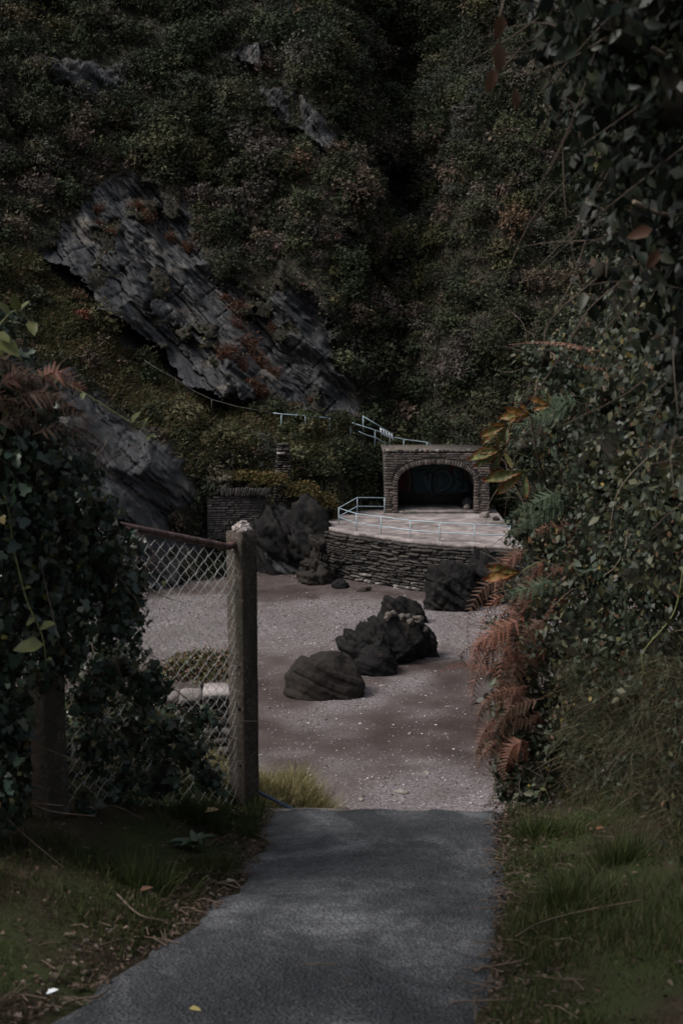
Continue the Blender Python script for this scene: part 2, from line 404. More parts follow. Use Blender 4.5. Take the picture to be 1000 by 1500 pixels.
def ground_z(x, y):
    x = np.asarray(x, float); y = np.asarray(y, float)
    base = np.where(y < 7.05, np.maximum(plane_z(y), 0) * (y > -12) + (y <= -12) * plane_z(-12), slope_z(y))
    l = np.maximum(edgeL(np.minimum(y, 7.05)) - x, 0); r = np.maximum(x - edgeR(np.minimum(y, 7.05)), 0)
    near = 1 - sstep(7.4, 11, y)
    z = base + near * (0.03 * sstep(0, .12, l) + .03 * sstep(0, .12, r) + .24 * sstep(.05, 1.0, l) + .9 * sstep(.9, 5, l) + .20 * sstep(.1, 1.1, r) + 1.3 * sstep(.8, 4, r))
    mid = sstep(7.6, 9, y) * (1 - sstep(20.5, 24, y))             # grassy bank seen through the fence
    z = z + mid * 1.9 * sstep(1.35, 2.1, -x) * sstep(9, 17, y) + mid * .7 * sstep(1.6, 3, -x)
    z = z + .66 * sstep(7.10, 7.75, y) * (1 - sstep(8.4, 9.8, y)) * sstep(.35, -.40, x)   # grassy shoulder past the lip
    wide = sstep(12, 40, np.abs(x))
    z = z + wide * 6 * (y < 20) * sstep(20, 5, y)
    off = (l > 0) | (r > 0) | (y > 7.05)
    z = z + np.where(off, .05 * fbm(x * 1.7, y * 1.7, 0, 4, 5) * sstep(0, .25, np.maximum(l, r) + (y > 7.05)), 0) + .25 * fbm(x * .2, y * .2, 0, 3, 8) * sstep(9, 14, y)
    return z - .012 * ((l == 0) & (r == 0) & (y < 7.05))
gx = np.concatenate([-np.geomspace(160, 3.2, 26), np.linspace(-3.1, 3.6, 110), np.geomspace(3.7, 160, 26)])
gy = np.concatenate([-np.geomspace(160, 2.2, 18), np.linspace(-2, 6.9, 90), np.linspace(6.95, 7.2, 8), np.linspace(7.3, 11, 40), np.linspace(11.2, 34, 60)])
GX, GY = np.meshgrid(gx, gy, indexing='ij')
tag(mobj('ground', np.stack([GX, GY, ground_z(GX, GY)], -1).reshape(-1, 3), grid_faces(len(gx), len(gy)), M['soil'], origin=(0, 0, 0), smooth=True), kind='structure')

# asphalt path, 4 mm and a little crown, with ragged edges
py_ = np.concatenate([np.linspace(-25, 0, 30), np.linspace(.2, LIP, 150)]); nx = 26
V = []
for y in py_:
    xl, xr = float(edgeL(y)), float(edgeR(y))
    xl += .10 * float(fbm(y * 4.1, 1.0, 0, 5, 31)); xr += .10 * float(fbm(y * 4.1, 9.0, 0, 5, 32))
    for i in range(nx):
        t = i / (nx - 1); x = xl + (xr - xl) * t
        V.append((x, y, plane_z(y) + .014 * (1 - (2 * t - 1) ** 2) + .008 * float(vnoise(x * 2, y * 2, 0, 33)) + (.012 if 0 < i < nx - 1 else -.02)))
V = np.array(V); V[-nx:, 1] += .07 * fbm(V[-nx:, 0] * 5, 0, 0, 4, 35)
n0 = len(V); F = [list(q) for q in grid_faces(len(py_), nx)]
V2 = V[-nx:].copy(); V2[:, 2] -= .16; V = np.vstack([V, V2])                    # broken front edge of the tarmac
F += [[n0 - nx + i, n0 - nx + i + 1, n0 + i + 1, n0 + i] for i in range(nx - 1)]
tag(mobj('path', V, F, M['asphalt'], origin=(0, 0, 0), smooth=False), kind='structure')

def beach_z(x, y):
    return np.interp(y, [20, 31, 50, 66, 80, 120], [2.0, 1.25, .45, 0, -.05, -.05]) + .16 * fbm(x * .16, y * .10, 0, 3, 41) + .05 * fbm(x * 1.3, y * .7, 0, 3, 42)
def shingle(x, y):
    px, py = proj(x, y, beach_z(x, y))
    q = py + 22 * fbm(x * .22, y * .22, 0, 4, 44) + 10 * fbm(x * .9, y * .5, 0, 3, 45)
    s = np.interp(q, [0, 830, 872, 888, 905, 950, 965, 1000, 1040, 1085, 1120, 1150, 1185, 1210], [.6, .05, .05, .75, .85, .6, .15, .10, .22, .10, .35, .55, .8, .85])
    s = np.maximum(s, .85 * sstep(650, 680, px) * sstep(975, 940, q) * sstep(870, 890, q))
    s = np.maximum(s, .8 * np.exp(-((q - 1018 + .25 * (px - 520)) / 22) ** 2) * sstep(430, 480, px) * sstep(660, 600, px))
    return np.clip(s + .55 * fbm(x * .7, y * .7, 0, 5, 46), 0, 1)
bx = np.concatenate([-np.geomspace(150, 18.5, 14), np.linspace(-18, 18, 160), np.geomspace(18.5, 150, 14)])
by = np.concatenate([np.linspace(22, 80, 240), np.geomspace(81, 140, 10)])
BX, BY = np.meshgrid(bx, by, indexing='ij'); BZ = beach_z(BX, BY); SH = shingle(BX, BY)
PX, PY = proj(BX, BY, BZ)
wet = sstep(.55, .2, SH) * np.clip(.45 + .9 * fbm(BX * .35, BY * .35, 0, 4, 47), 0, 1) * .9
tag(mobj('beach', np.stack([BX, BY, BZ], -1).reshape(-1, 3), grid_faces(len(bx), len(by)), M['beach'], origin=(0, 0, 0), smooth=True,
         attrs={'shingle': SH.ravel(), 'wet': wet.ravel()}), kind='structure')

# ------------------------------------------------------------------ cliff: depth y as a function of (x, z)
CP = [(900, 0, 112), (700, 0, 114), (560, 0, 118), (420, 0, 108), (250, 0, 105), (100, 0, 103), (-100, 0, 98), (-400, 0, 80), (1150, 0, 104), (1500, 0, 85),
      (900, -350, 130), (600, -350, 134), (300, -350, 124), (0, -350, 118), (-400, -350, 95), (1500, -350, 100),
      (850, 600, 85), (760, 640, 84.5), (650, 650, 85), (560, 640, 86.5), (700, 450, 92), (850, 400, 93), (700, 250, 100), (900, 200, 102), (650, 330, 98.5), (660, 180, 106), (600, 500, 92),
      (1100, 600, 78), (1100, 300, 92), (1500, 400, 68), (1500, 850, 58),
      (555, 90, 121), (572, 180, 119), (588, 270, 115), (590, 330, 109), (570, 420, 101), (560, 520, 94.5),
      (490, 60, 106), (500, 150, 101), (515, 250, 96.5), (525, 340, 92.5), (505, 360, 92), (500, 450, 89), (510, 540, 86.5), (525, 605, 84.5),
      (430, 180, 99), (400, 300, 95), (300, 200, 96.5), (200, 150, 97), (100, 100, 96), (50, 230, 89), (-50, 300, 83), (-300, 300, 70), (-400, 600, 54), (-400, 900, 45),
      (150, 300, 90), (250, 300, 91.5), (330, 400, 88.5), (200, 420, 85), (280, 520, 82), (400, 550, 83), (450, 450, 87.5), (330, 560, 81),
      (60, 400, 79.5), (120, 450, 79), (200, 535, 79.3), (250, 565, 79.5), (330, 600, 79.8), (420, 615, 80.6), (480, 625, 82),
      (100, 500, 75.5), (0, 480, 74), (200, 590, 75), (280, 630, 74.8), (350, 660, 75), (430, 660, 77), (490, 660, 79.5), (340, 705, 74.5), (450, 720, 76.5), (510, 700, 79), (530, 745, 80),
      (80, 540, 72), (150, 610, 71), (220, 670, 70.4), (280, 740, 70.6), (200, 760, 67.5), (100, 700, 66.5), (280, 840, 69), (150, 900, 64), (0, 700, 62), (0, 900, 58),
      (330, 790, 74.2), (385, 760, 73.2), (430, 770, 72.8), (385, 840, 71.8), (430, 840, 71.8), (475, 760, 75.5), (470, 830, 73.8), (520, 790, 80),
      (650, 750, 83.6), (580, 740, 84), (740, 740, 82.5), (850, 800, 80), (1000, 850, 74)]
cp = np.array([at_y(*q) for q in CP]); A_ = cp[:, [0, 2]]
def phi(a, b): return np.sqrt(((a[:, None] - b[None]) ** 2).sum(-1) + 0.6)
Kc = phi(A_, A_); nC = len(cp)
S_ = np.zeros((nC + 3, nC + 3)); S_[:nC, :nC] = Kc + 0.0 * np.eye(nC); S_[:nC, nC] = 1; S_[:nC, nC + 1:] = A_; S_[nC, :nC] = 1; S_[nC + 1:, :nC] = A_.T
wgt = np.linalg.solve(S_, np.concatenate([cp[:, 1], [0, 0, 0]]))
def cliff_base(x, z):
    q = np.stack([x, z], -1); out = np.empty(len(q))
    for i in range(0, len(q), 40000):
        s = q[i:i + 40000]; out[i:i + 40000] = phi(s, A_) @ wgt[:nC] + wgt[nC] + s @ wgt[nC + 1:]
    return out
ROCK = [[(150, 265), (185, 238), (215, 255), (262, 290), (290, 310), (300, 345), (318, 395), (332, 430), (385, 445), (420, 418), (462, 428), (490, 470), (500, 540), (528, 612), (400, 606), (300, 578), (265, 548), (215, 505), (150, 445), (100, 402), (62, 362), (100, 325), (130, 290)],
        [(50, 525), (105, 540), (150, 585), (215, 640), (255, 690), (290, 740), (305, 790), (290, 890), (120, 900), (60, 700), (40, 600)],
        [(380, 132), (428, 120), (478, 175), (494, 220), (455, 214), (408, 184)],
        [(45, 78), (110, 84), (165, 105), (210, 128), (185, 142), (135, 138), (80, 118)],
        [(332, 72), (380, 72), (386, 95), (360, 108), (342, 100)],
        [(380, 738), (425, 742), (470, 785), (480, 850), (375, 850)],
        [(485, 335), (520, 350), (535, 375), (505, 372)], [(540, 255), (560, 265), (580, 300), (560, 290)]]
OVER = [(60, 362), (105, 405), (160, 450), (220, 505), (270, 549), (305, 578), (340, 594)]
OV2 = [(388, 150), (412, 178), (445, 205), (490, 219)]
OV3 = [(332, 85), (352, 100), (386, 97)]
def saw(t): f = t - np.floor(t); return np.where(f < .82, f / .82, (1 - f) / .18)
def cliff_y(x, z):
    y0 = cliff_base(x, z); px, py = proj(x, y0, z)
    wx = px + 26 * fbm(x * .4, z * .4, 0, 5, 51); wy = py + 26 * fbm(x * .4, z * .4, 0, 5, 52)
    wx = wx + 9 * fbm(x * 1.9, z * 1.9, 0, 3, 66); wy = wy + 9 * fbm(x * 1.9, z * 1.9, 0, 3, 67)
    rk = np.zeros(len(x))
    for P_ in ROCK: rk = np.maximum(rk, poly_mask(wx, wy, P_, 5))
    hole = fbm(x * .55, z * .55, 3, 4, 68); rk = rk * (1 - sstep(.24, .32, hole) * .9)
    a = x * math.cos(DIP) - z * math.sin(DIP); b = x * math.sin(DIP) + z * math.cos(DIP)
    wob = .75 * fbm(a * .12, b * .22, 0, 4, 53)
    jag = .17 * fbm(a * 1.1, b * 1.1, 0, 4, 54)
    big = 1 - np.abs(fbm(a * .11, b * .30, 0, 4, 55)) * 3.0
    u1 = b * .62 + wob + jag; l1 = np.floor(u1); u2 = b * 1.9 + wob * 2 + jag * 1.8; l2 = np.floor(u2); u3 = b * 5.2 + wob * 5 + jag * 2.5
    o1 = vnoise(a * .16 + l1 * 7.3, l1 * 3.7, 0, 62); o2 = vnoise(a * .24 + l2 * 5.1, l2 * 2.3, 0, 63)
    ck = vnoise(a * .5 + .37 * l1, l1 * 1.9, 0, 64); crack = -np.exp(-(ck / .06) ** 2)
    dr = 1.5 * big - .6 + .65 * o1 + .40 * o2 + .45 * (saw(u1) - .5) + .32 * (saw(u2) - .5) + .13 * (saw(u3) - .5) + .22 * crack + .15 * (1 - 2 * np.abs(fbm(a * .8, b * 3.6, 0, 4, 65)) * 2)
    dv = .9 * fbm(x * .22, z * .22, 0, 4, 58) + .5 * fbm(x * .9, z * .9, 0, 3, 60) + 3.2 * fbm(a * .045, b * .13, 0, 3, 69)
    y = y0 - rk * dr - (1 - rk) * dv
    for L_, w_, dep in ((OVER, 46, 4.6), (OV2, 14, 1.8), (OV3, 16, 2.2)):
        d, sd_, tt = seg_dist(wx, wy, L_)
        ends = sstep(0, .12, tt) * sstep(1, .9, tt)
        rk = np.maximum(rk, (sd_ > 0) * sstep(w_ * .62, w_ * .45, d) * ends)
        y = y + np.where(sd_ > 0, dep * np.exp(-d / (w_ * .55)), -(1.5 if w_ > 40 else 1.0) * np.exp(-d / (w_ * 1.3))) * ends * (d < 160)
    return y, rk, px, py
zc = np.concatenate([[-2.5, -1.6], np.linspace(-1, 7.9, 74), np.linspace(8, 27.5, 275), np.linspace(27.7, 46, 95), np.linspace(46.6, 70, 22)])
xc = np.concatenate([np.linspace(-75, -29, 30), np.linspace(-28.8, -22.2, 46), np.linspace(-22.1, 1.6, 335), np.linspace(1.7, 30, 120), np.linspace(31, 85, 34)])
XC, ZC = np.meshgrid(xc, zc, indexing='ij')
YC, RK, CPX, CPY = cliff_y(XC.ravel(), ZC.ravel())
CV = np.stack([XC.ravel(), YC, ZC.ravel()], 1)
yy = YC.reshape(XC.shape)
dyx = np.gradient(yy, axis=0) / np.gradient(XC, axis=0); dyz = np.gradient(yy, axis=1) / np.gradient(ZC, axis=1)
CN = unit(np.stack([dyx, -np.ones_like(yy), dyz], -1).reshape(-1, 3))     # towards the camera side
base_n = unit(np.stack([np.zeros_like(yy), -np.ones_like(yy), np.full(yy.shape, .8)], -1).reshape(-1, 3))
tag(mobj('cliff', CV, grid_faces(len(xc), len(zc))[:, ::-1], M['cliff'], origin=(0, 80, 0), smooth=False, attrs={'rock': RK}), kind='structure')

# ------------------------------------------------------------------ scrub and grass on the cliff
GRASS_Z = [(-60, 360), (60, 372), (130, 432), (215, 512), (300, 582), (400, 608), (500, 625), (480, 660), (380, 668), (280, 640), (230, 640), (150, 580), (100, 535), (-60, 500)]
LEDGE_Z = [(230, 640), (280, 640), (380, 665), (480, 660), (480, 730), (420, 745), (300, 715), (255, 690)]
PAL = np.array([[.028, .036, .019], [.042, .050, .025], [.066, .064, .028], [.088, .066, .052], [.098, .060, .038], [.060, .056, .049], [.088, .080, .042], [.036, .042, .034]])
PAL = PAL * .82 + PAL.mean(1, keepdims=True) * np.array([1.04, 1.0, .86]) * .18
def pick(prob):
    c = np.cumsum(prob, 1); c /= c[:, -1:]
    return (rng.random(len(prob))[:, None] > c).sum(1).clip(0, prob.shape[1] - 1)
inview = (CPX > -120) & (CPX < 1120) & (CPY > -110) & (CPY < 870)
cell = (np.gradient(XC, axis=0) * np.gradient(ZC, axis=1) * np.sqrt(1 + np.minimum(dyx ** 2 + dyz ** 2, 6))).ravel()
grassz = np.maximum(poly_mask(CPX, CPY, GRASS_Z, 14), 0); ledge = poly_mask(CPX, CPY, LEDGE_Z, 12)
def sample(n, wt):
    p = wt / wt.sum(); return rng.choice(len(p), n, p=p)
def species(i):
    n = len(i); x, z = CV[i, 0], CV[i, 2]; px, py = CPX[i], CPY[i]
    pr = np.tile(np.array([.34, .26, .06, .10, .02, .12, .02, .12]), (n, 1))
    m = fbm(x * .16, z * .16, 0, 3, 71); m2 = fbm(x * .3, z * .3, 4, 3, 72)
    pr[:, 3] += np.clip(m * 2.0, 0, 1) * .7 * (py > 150); pr[:, 2] += np.clip(m2 * 1.8 - .1, 0, 1) * .6; pr[:, 0] += np.clip(-m * 2, 0, 1) * .8
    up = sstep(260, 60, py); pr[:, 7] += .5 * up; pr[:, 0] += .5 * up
    g = grassz[i]; pr = pr * (1 - .8 * g[:, None]); pr[:, 6] += .25 * g; pr[:, 1] += .45 * g; pr[:, 4] += .10 * g; pr[:, 2] += .3 * g; pr[:, 0] += .2 * g
    l = ledge[i]; pr = pr * (1 - .7 * l[:, None]); pr[:, 4] += .16 * l; pr[:, 2] += .5 * l; pr[:, 6] += .2 * l
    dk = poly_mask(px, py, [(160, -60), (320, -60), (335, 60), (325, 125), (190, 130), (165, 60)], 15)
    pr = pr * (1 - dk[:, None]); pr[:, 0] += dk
    return pick(pr)
veg = inview * cell * np.clip(1 - 1.6 * RK, .0, 1)
nb_ = 4300
bi = sample(nb_, veg * (1 - .75 * grassz) * (1 - .3 * ledge))
br = rng.gamma(3.6, .215, nb_).clip(.3, 2.2) * np.where(CPY[bi] < 300, 1.1, .9)
br *= np.where(ledge[bi] > .5, .6, 1)
near_rock = np.zeros(nb_)
for P_ in ROCK: near_rock = np.maximum(near_rock, poly_mask(CPX[bi], CPY[bi], P_, 34))
br *= 1 - .68 * near_rock
for P_ in ROCK[2:5]: br *= 1 - .45 * poly_mask(CPX[bi], CPY[bi], P_, 30)
bs = species(bi)
bN = unit(base_n[bi] * .9 + CN[bi] * .4)
bP = CV[bi] + bN * (br * .30)[:, None]
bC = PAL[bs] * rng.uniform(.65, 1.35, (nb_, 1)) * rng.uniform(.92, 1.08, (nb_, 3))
cnt = (215 * br ** 2).clip(30, 1000).astype(int)
rep = np.repeat(np.arange(nb_), cnt); n = len(rep)
d = unit(rng.normal(size=(n, 3)) + .9 * bN[rep])
lump = 1 + .5 * vnoise(d[:, 0] * 2.2 + rep * 3.1, d[:, 1] * 2.2, d[:, 2] * 2.2, 73)
rad = br[rep] * rng.uniform(.62, 1.06, n) * lump
P = bP[rep] + d * rad[:, None] * np.array([1, .9, .85])
D = unit(rng.normal(size=(n, 3)) + .5 * d); N = unit(d + .42 * rng.normal(size=(n, 3)) + np.array([0, 0, .2]))
C = bC[rep] * rng.uniform(.7, 1.35, (n, 1))
S = rng.uniform(.14, .37, n) * np.where(bs[rep] == 7, .8, 1) * np.minimum(1, .6 + .4 * br[rep])
S3 = np.stack([S, S * rng.uniform(.6, 1.1, n), S], 1)
tv, tf = leaf_tri()
g1 = scatter_geo(tv, tf, P, D, N, S3, C)
# low cover straight on the slope
n2 = 140000
i2 = sample(n2, inview * cell * np.clip(1.05 - 1.2 * RK, .012, 1) * (1 - .5 * grassz)); s2 = species(i2)
P2 = CV[i2] + rng.normal(size=(n2, 3)) * .08 + CN[i2] * rng.uniform(0, .22, n2)[:, None]
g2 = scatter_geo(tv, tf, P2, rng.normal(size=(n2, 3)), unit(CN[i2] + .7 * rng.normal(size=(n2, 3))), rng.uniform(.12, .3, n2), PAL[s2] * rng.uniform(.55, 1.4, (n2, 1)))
V = np.vstack([g1[0], g2[0]]); F = [np.vstack([g1[1][0], g2[1][0] + len(g1[0])])]; C = np.vstack([g1[2], g2[2]])
tag(mobj('cliff_scrub', V, F, M['scrub'], C=C, origin=(0, 80, 0)), 'dense dark green and brown scrub covering the cliff slopes', 'scrub', kind='stuff')
# grass: blades leaning downhill
n3 = 50000
i3 = sample(n3, inview * cell * np.clip(1 - 1.5 * RK, 0, 1) * (grassz + .35 * ledge + .01))
P3 = CV[i3] + rng.normal(size=(n3, 3)) * .07
gc = np.array([[.075, .078, .030], [.048, .060, .024], [.115, .088, .045], [.105, .060, .030]])[pick(np.tile([.35, .4, .15, .06], (n3, 1)) + np.clip(fbm(P3[:, 0] * .4, P3[:, 2] * .4, 0, 3, 77), 0, 1)[:, None] * np.array([.2, 0, 1.2, .5]))] * rng.uniform(.6, 1.4, (n3, 1))
D3 = unit(np.array([.25, -.75, .55]) + .35 * rng.normal(size=(n3, 3)))
bv, bf = blade(); L3 = rng.uniform(.2, .5, n3)
V, F, C = scatter_geo(bv, bf, P3, D3, np.tile([0, .6, -.8], (n3, 1)) + .3 * rng.normal(size=(n3, 3)), np.stack([L3, rng.uniform(.035, .08, n3), L3], 1), gc)
tag(mobj('cliff_grass', V, F, M['grass'], C=C, origin=(0, 80, 0)), 'rough olive and straw grass on the slope below the rock face', 'grass', kind='stuff')

# rust-brown tufts clinging to the rock face
def cliff_at(px, py):
    d2 = (CPX - px) ** 2 + (CPY - py) ** 2; i = int(np.argmin(d2)); return CV[i], CN[i]
ORD = 'leftmost,second,third,fourth,fifth,sixth,seventh,eighth,ninth,tenth,eleventh,twelfth,thirteenth,fourteenth,fifteenth,sixteenth,seventeenth,eighteenth'.split(',')
tufts = [(352, 452, .8), (345, 478, .9), (362, 505, 1.1), (338, 512, .8), (378, 532, .9), (352, 535, .8), (398, 548, .7), (372, 565, .8), (330, 520, .7), (318, 518, .6), (345, 582, .6), (385, 580, .7),
         (206, 305, .7), (222, 322, .7), (250, 350, .6), (275, 362, .6), (165, 345, .6), (152, 310, .5), (432, 598, .6), (455, 590, .5), (398, 480, .4), (327, 437, .5), (290, 348, .5), (148, 330, .5)]
for px, py, r in tufts:
    p, nrm = cliff_at(px, py); n = int(420 * r)
    q = p + rng.normal(size=(n, 3)) * np.array([.40, .12, .34]) * r
    q[:, 1] = np.interp(rng.random(n), [0, 1], [-.15, .05]) + p[1]
    Dq = unit(np.array([.1, -.8, .2]) + np.stack([rng.normal(size=n) * .5, np.zeros(n), rng.normal(size=n) * .55 - .1], 1))
    L = rng.uniform(.22, .5, n) * (.7 + .3 * r)
    cq = np.array([.14, .072, .048]) * rng.uniform(.55, 1.35, (n, 1)) * rng.uniform(.9, 1.1, (n, 3))
    V, F, C = scatter_geo(bv, bf, q, Dq, rng.normal(size=(n, 3)), np.stack([L, rng.uniform(.03, .07, n), L], 1), cq)
    o = empty('grass_tuft', p, 'tuft', 'grass tuft'); tag(mobj('blades', V, F, M['grass'], o, C=C), kind='stuff')
    upr = sorted(t_ for t_ in tufts if (t_[1] < 400) == (py < 400)); k_ = upr.index((px, py, r))
    tag(o, '%s from the left of the rust brown tufts on the %s slate face' % (ORD[k_], 'upper' if py < 400 else 'lower'), 'grass tuft', 'rust brown tufts on the rock face')
for px, py, r in [(115, 464, .6), (122, 466, .5)][:1]:
    p, nrm = cliff_at(px, py); n = 700
    q = p + np.array([0, -.3, .2]) + rng.uniform(-1, 1, (n, 3)) * np.array([.55, .2, .22])
    V, F, C = scatter_geo(*leaf_quad(), q, rng.normal(size=(n, 3)), rng.normal(size=(n, 3)), rng.uniform(.1, .2, n), np.array([.24, .10, .07]) * rng.uniform(.6, 1.3, (n, 1)))
    bp_ = empty('bracken_patch', p, 'x', 'bracken'); tag(mobj('leaves', V, F, M['scrub'], bp_, C=C), kind='stuff'); tag(bp_, 'small salmon brown dead bracken patch on the green slope at far left', 'bracken')

# ------------------------------------------------------------------ terrace, retaining wall, shelter
def rock_box(seed, j=.14):
    r = np.random.default_rng(seed)
    # box with chamfered, jittered corners: 3 slices
    V, F = [], []
    for xi, k in ((-.5, .80), (-.36, 1.0), (.36, 1.0), (.5, .80)):
        for (yy_, zz) in ((-.5, -.34), (-.34, -.5), (.34, -.5), (.5, -.34), (.5, .34), (.34, .5), (-.34, .5), (-.5, .34)):
            V.append((xi + r.uniform(-j, j) * .3, yy_ * k + r.uniform(-j, j) * .5, zz * k + r.uniform(-j, j) * .6))
    for s in range(3):
        for i in range(8): F.append([s * 8 + i, s * 8 + (i + 1) % 8, s * 8 + 8 + (i + 1) % 8, s * 8 + 8 + i])
    F += [list(range(8))[::-1], list(range(24, 32))]
    return np.array(V), F
def stone_meshes(mat, n=6, j=.14): return [make_mesh('stone', *rock_box(900 + i, j), mat) for i in range(n)]
SM = {k_: stone_meshes(M[k_]) for k_ in ('slate_stone', 'salt_stone', 'brown_stone', 'grey_stone')}
def put_stone(parent, kind, c, size, rz, tilt=0.0, name='stone'):
    o = bpy.data.objects.new(name, random.choice(SM[kind])); COL.objects.link(o); o.parent = parent
    o.location = np.asarray(c) - wloc(parent); o.scale = size; o.rotation_euler = (0, tilt, rz); return o

ZT = 2.8
FR = [(478, 771), (492, 775), (522, 780), (558, 785), (601, 791), (644, 795), (700, 798), (765, 801)]
fr = np.array([at_z(px, py, ZT) for px, py in FR])
back_l = at_z(505, 751, ZT); back_r = at_z(790, 751, ZT)
poly = [back_l + [0, 4.5, 0]] + [q for q in fr] + [fr[-1] + [2.5, 1.5, 0], back_r + [2, 5.0, 0]]
poly = np.array(poly)
n = len(poly)
# concrete deck as a finely divided slab with a worn, uneven front edge
edge = spline(fr, 60); edge[:, 1] += .10 * fbm(edge[:, 0] * 1.5, 0, 0, 4, 81) ; rows = 26
V = []
for e in edge:
    for j in range(rows):
        t = j / (rows - 1); yb = 83.0
        V.append((e[0] + t * (.35 if e[0] < 3 else .5), e[1] + (yb - e[1]) * t, ZT + .035 * float(fbm(e[0] * .8, (e[1] + t * 12) * .8, 0, 3, 82)) * (t > 0)))
V = np.array(V); nr = len(edge); F = [list(q) for q in grid_faces(nr, rows)]
lo = np.array([[e[0], e[1], ZT - .22 - .05 * random.random()] for e in edge]); lo2 = lo + np.array([0, 1.2, 0]); n0 = len(V)
V = np.vstack([V, lo, lo2])
F += [[i * rows, n0 + i, n0 + i + 1, (i + 1) * rows] for i in range(nr - 1)] + [[n0 + i, n0 + nr + i, n0 + nr + i + 1, n0 + i + 1] for i in range(nr - 1)]
tag(mobj('terrace', V, F, M['terrace'], origin=(5, 72, ZT)), kind='structure')

wall = empty('retaining_wall', (fr[2][0], fr[2][1], 0), 'dark dry slate retaining wall holding up the concrete terrace above the beach', 'wall')
wedge = spline(np.vstack([[fr[0][0] - .35, fr[0][1] + 5.0, ZT], [fr[0][0] - .15, fr[0][1] + 1.4, ZT], fr]), 160)
seg = np.concatenate([[0], np.cumsum(np.linalg.norm(np.diff(wedge[:, :2], axis=0), axis=1))])
def wall_pt(s):
    x = np.interp(s, seg, wedge[:, 0]); y = np.interp(s, seg, wedge[:, 1])
    x2 = np.interp(s + .3, seg, wedge[:, 0]); y2 = np.interp(s + .3, seg, wedge[:, 1]); return x, y, math.atan2(y2 - y, x2 - x + 1e-6)
# earth core behind the stones
ws = np.linspace(0, seg[-1] - .4, 50); zz = np.linspace(-.5, ZT - .24, 14); V = []
for s in ws:
    x, y, a = wall_pt(s); nx_, ny_ = -math.sin(a), math.cos(a)
    for z in zz:
        b = .16 - .13 * (ZT - z) ; V.append((x + nx_ * b, y + ny_ * b, z))
mobj('core', np.array(V), grid_faces(len(ws), len(zz)), M['mortar'], wall)
items = []; z = -.12
while z < ZT - .26:
    h = rng.uniform(.09, .20); s = rng.uniform(0, .4)
    while s < seg[-1] - .6:
        L = rng.uniform(.28, .85); x, y, a = wall_pt(s + L / 2); bt = .02 - .13 * (ZT - z)
        nx_, ny_ = -math.sin(a), math.cos(a); off = bt + rng.uniform(-.10, .08)
        items.append((L * h, (x + nx_ * off, y + ny_ * off, z + h / 2 + rng.uniform(-.015, .015)), (L * .99, .34, h * .95), a + rng.normal() * .08, rng.normal() * .08, z)); s += L
    z += h
items.sort(key=lambda q: -q[0])
extra = []
for i, (ar, c, sz, a, tl, z) in enumerate(items):
    kd = 'salt_stone' if (z < .45 + .5 * float(vnoise(c[0] * .9, 3, 0, 83)) and c[0] < 4.5 and rng.random() < .6) else 'slate_stone'
    if i < 300: put_stone(wall, kd, c, sz, a, tl)
    else:
        V, F = rock_box(910 + i % 6); V = V * np.array(sz); ca, sa = math.cos(a), math.sin(a)
        V = np.stack([V[:, 0] * ca - V[:, 1] * sa, V[:, 0] * sa + V[:, 1] * ca, V[:, 2]], 1) + np.array(c); extra.append((V, F))
if extra:
    V, F = join(extra); tag(mobj('small_stones', V, F, M['slate_stone'], wall), kind='stuff')

# shelter ----------------------------------------------------------
sb = at_z(640, 752, ZT); SY = sb[1]
def sx(px): return at_y(px, 740, SY)[0]
def sz_(py): return at_y(640, py, SY)[2]
X0, X1 = sx(563), sx(716); O0, O1 = sx(582), sx(694); ZTOP = sz_(664); ZCR = sz_(680); ZSP = sz_(712); XM = (O0 + O1) / 2; HW = (O1 - O0) / 2
sh = empty('stone_shelter', ((X0 + X1) / 2, SY, ZT), 'square stone shelter with a wide arched opening and graffiti inside, on the terrace', 'shelter')
def arch(t):   # t 0..1 left to right
    a = math.pi * (1 - t); c, s_ = math.cos(a), math.sin(a); e = .82
    return XM + HW * math.copysign(abs(c) ** e, c), ZSP + (ZCR - ZSP) * abs(s_) ** e
NA = 33; ar = [arch(i / (NA - 1)) for i in range(NA)]; DEP = 4.6
inner = [(O0, ZT - .02)] + ar + [(O1, ZT - .02)]
# front wall core: outer outline minus opening, as strips
V, F = [], []
def outer_pt(x, z):
    # project to rectangle border
    return (x, z)
outl = []
for i, (x, z) in enumerate(inner):
    if i == 0: outl.append((X0, ZT - .02))
    elif i == len(inner) - 1: outl.append((X1, ZT - .02))
    else:
        t = (i - 1) / (NA - 1)
        if t < .2: outl.append((X0, ZSP + (ZTOP - ZSP) * t / .2))
        elif t > .8: outl.append((X1, ZSP + (ZTOP - ZSP) * (1 - t) / .2))
        else: outl.append((X0 + (X1 - X0) * (t - .2) / .6, ZTOP))
m = len(inner)
for y in (SY + .03, SY + .55):
    V += [(x, y, z) for x, z in inner] + [(x, y, z) for x, z in outl]
for i in range(m - 1):
    F += [[i, i + 1, m + i + 1, m + i], [2 * m + i + 1, 2 * m + i, 3 * m + i, 3 * m + i + 1], [i + 1, i, 2 * m + i, 2 * m + i + 1], [m + i, m + i + 1, 3 * m + i + 1, 3 * m + i]]
fw = mobj('front_wall', V, F, M['mortar'], sh)
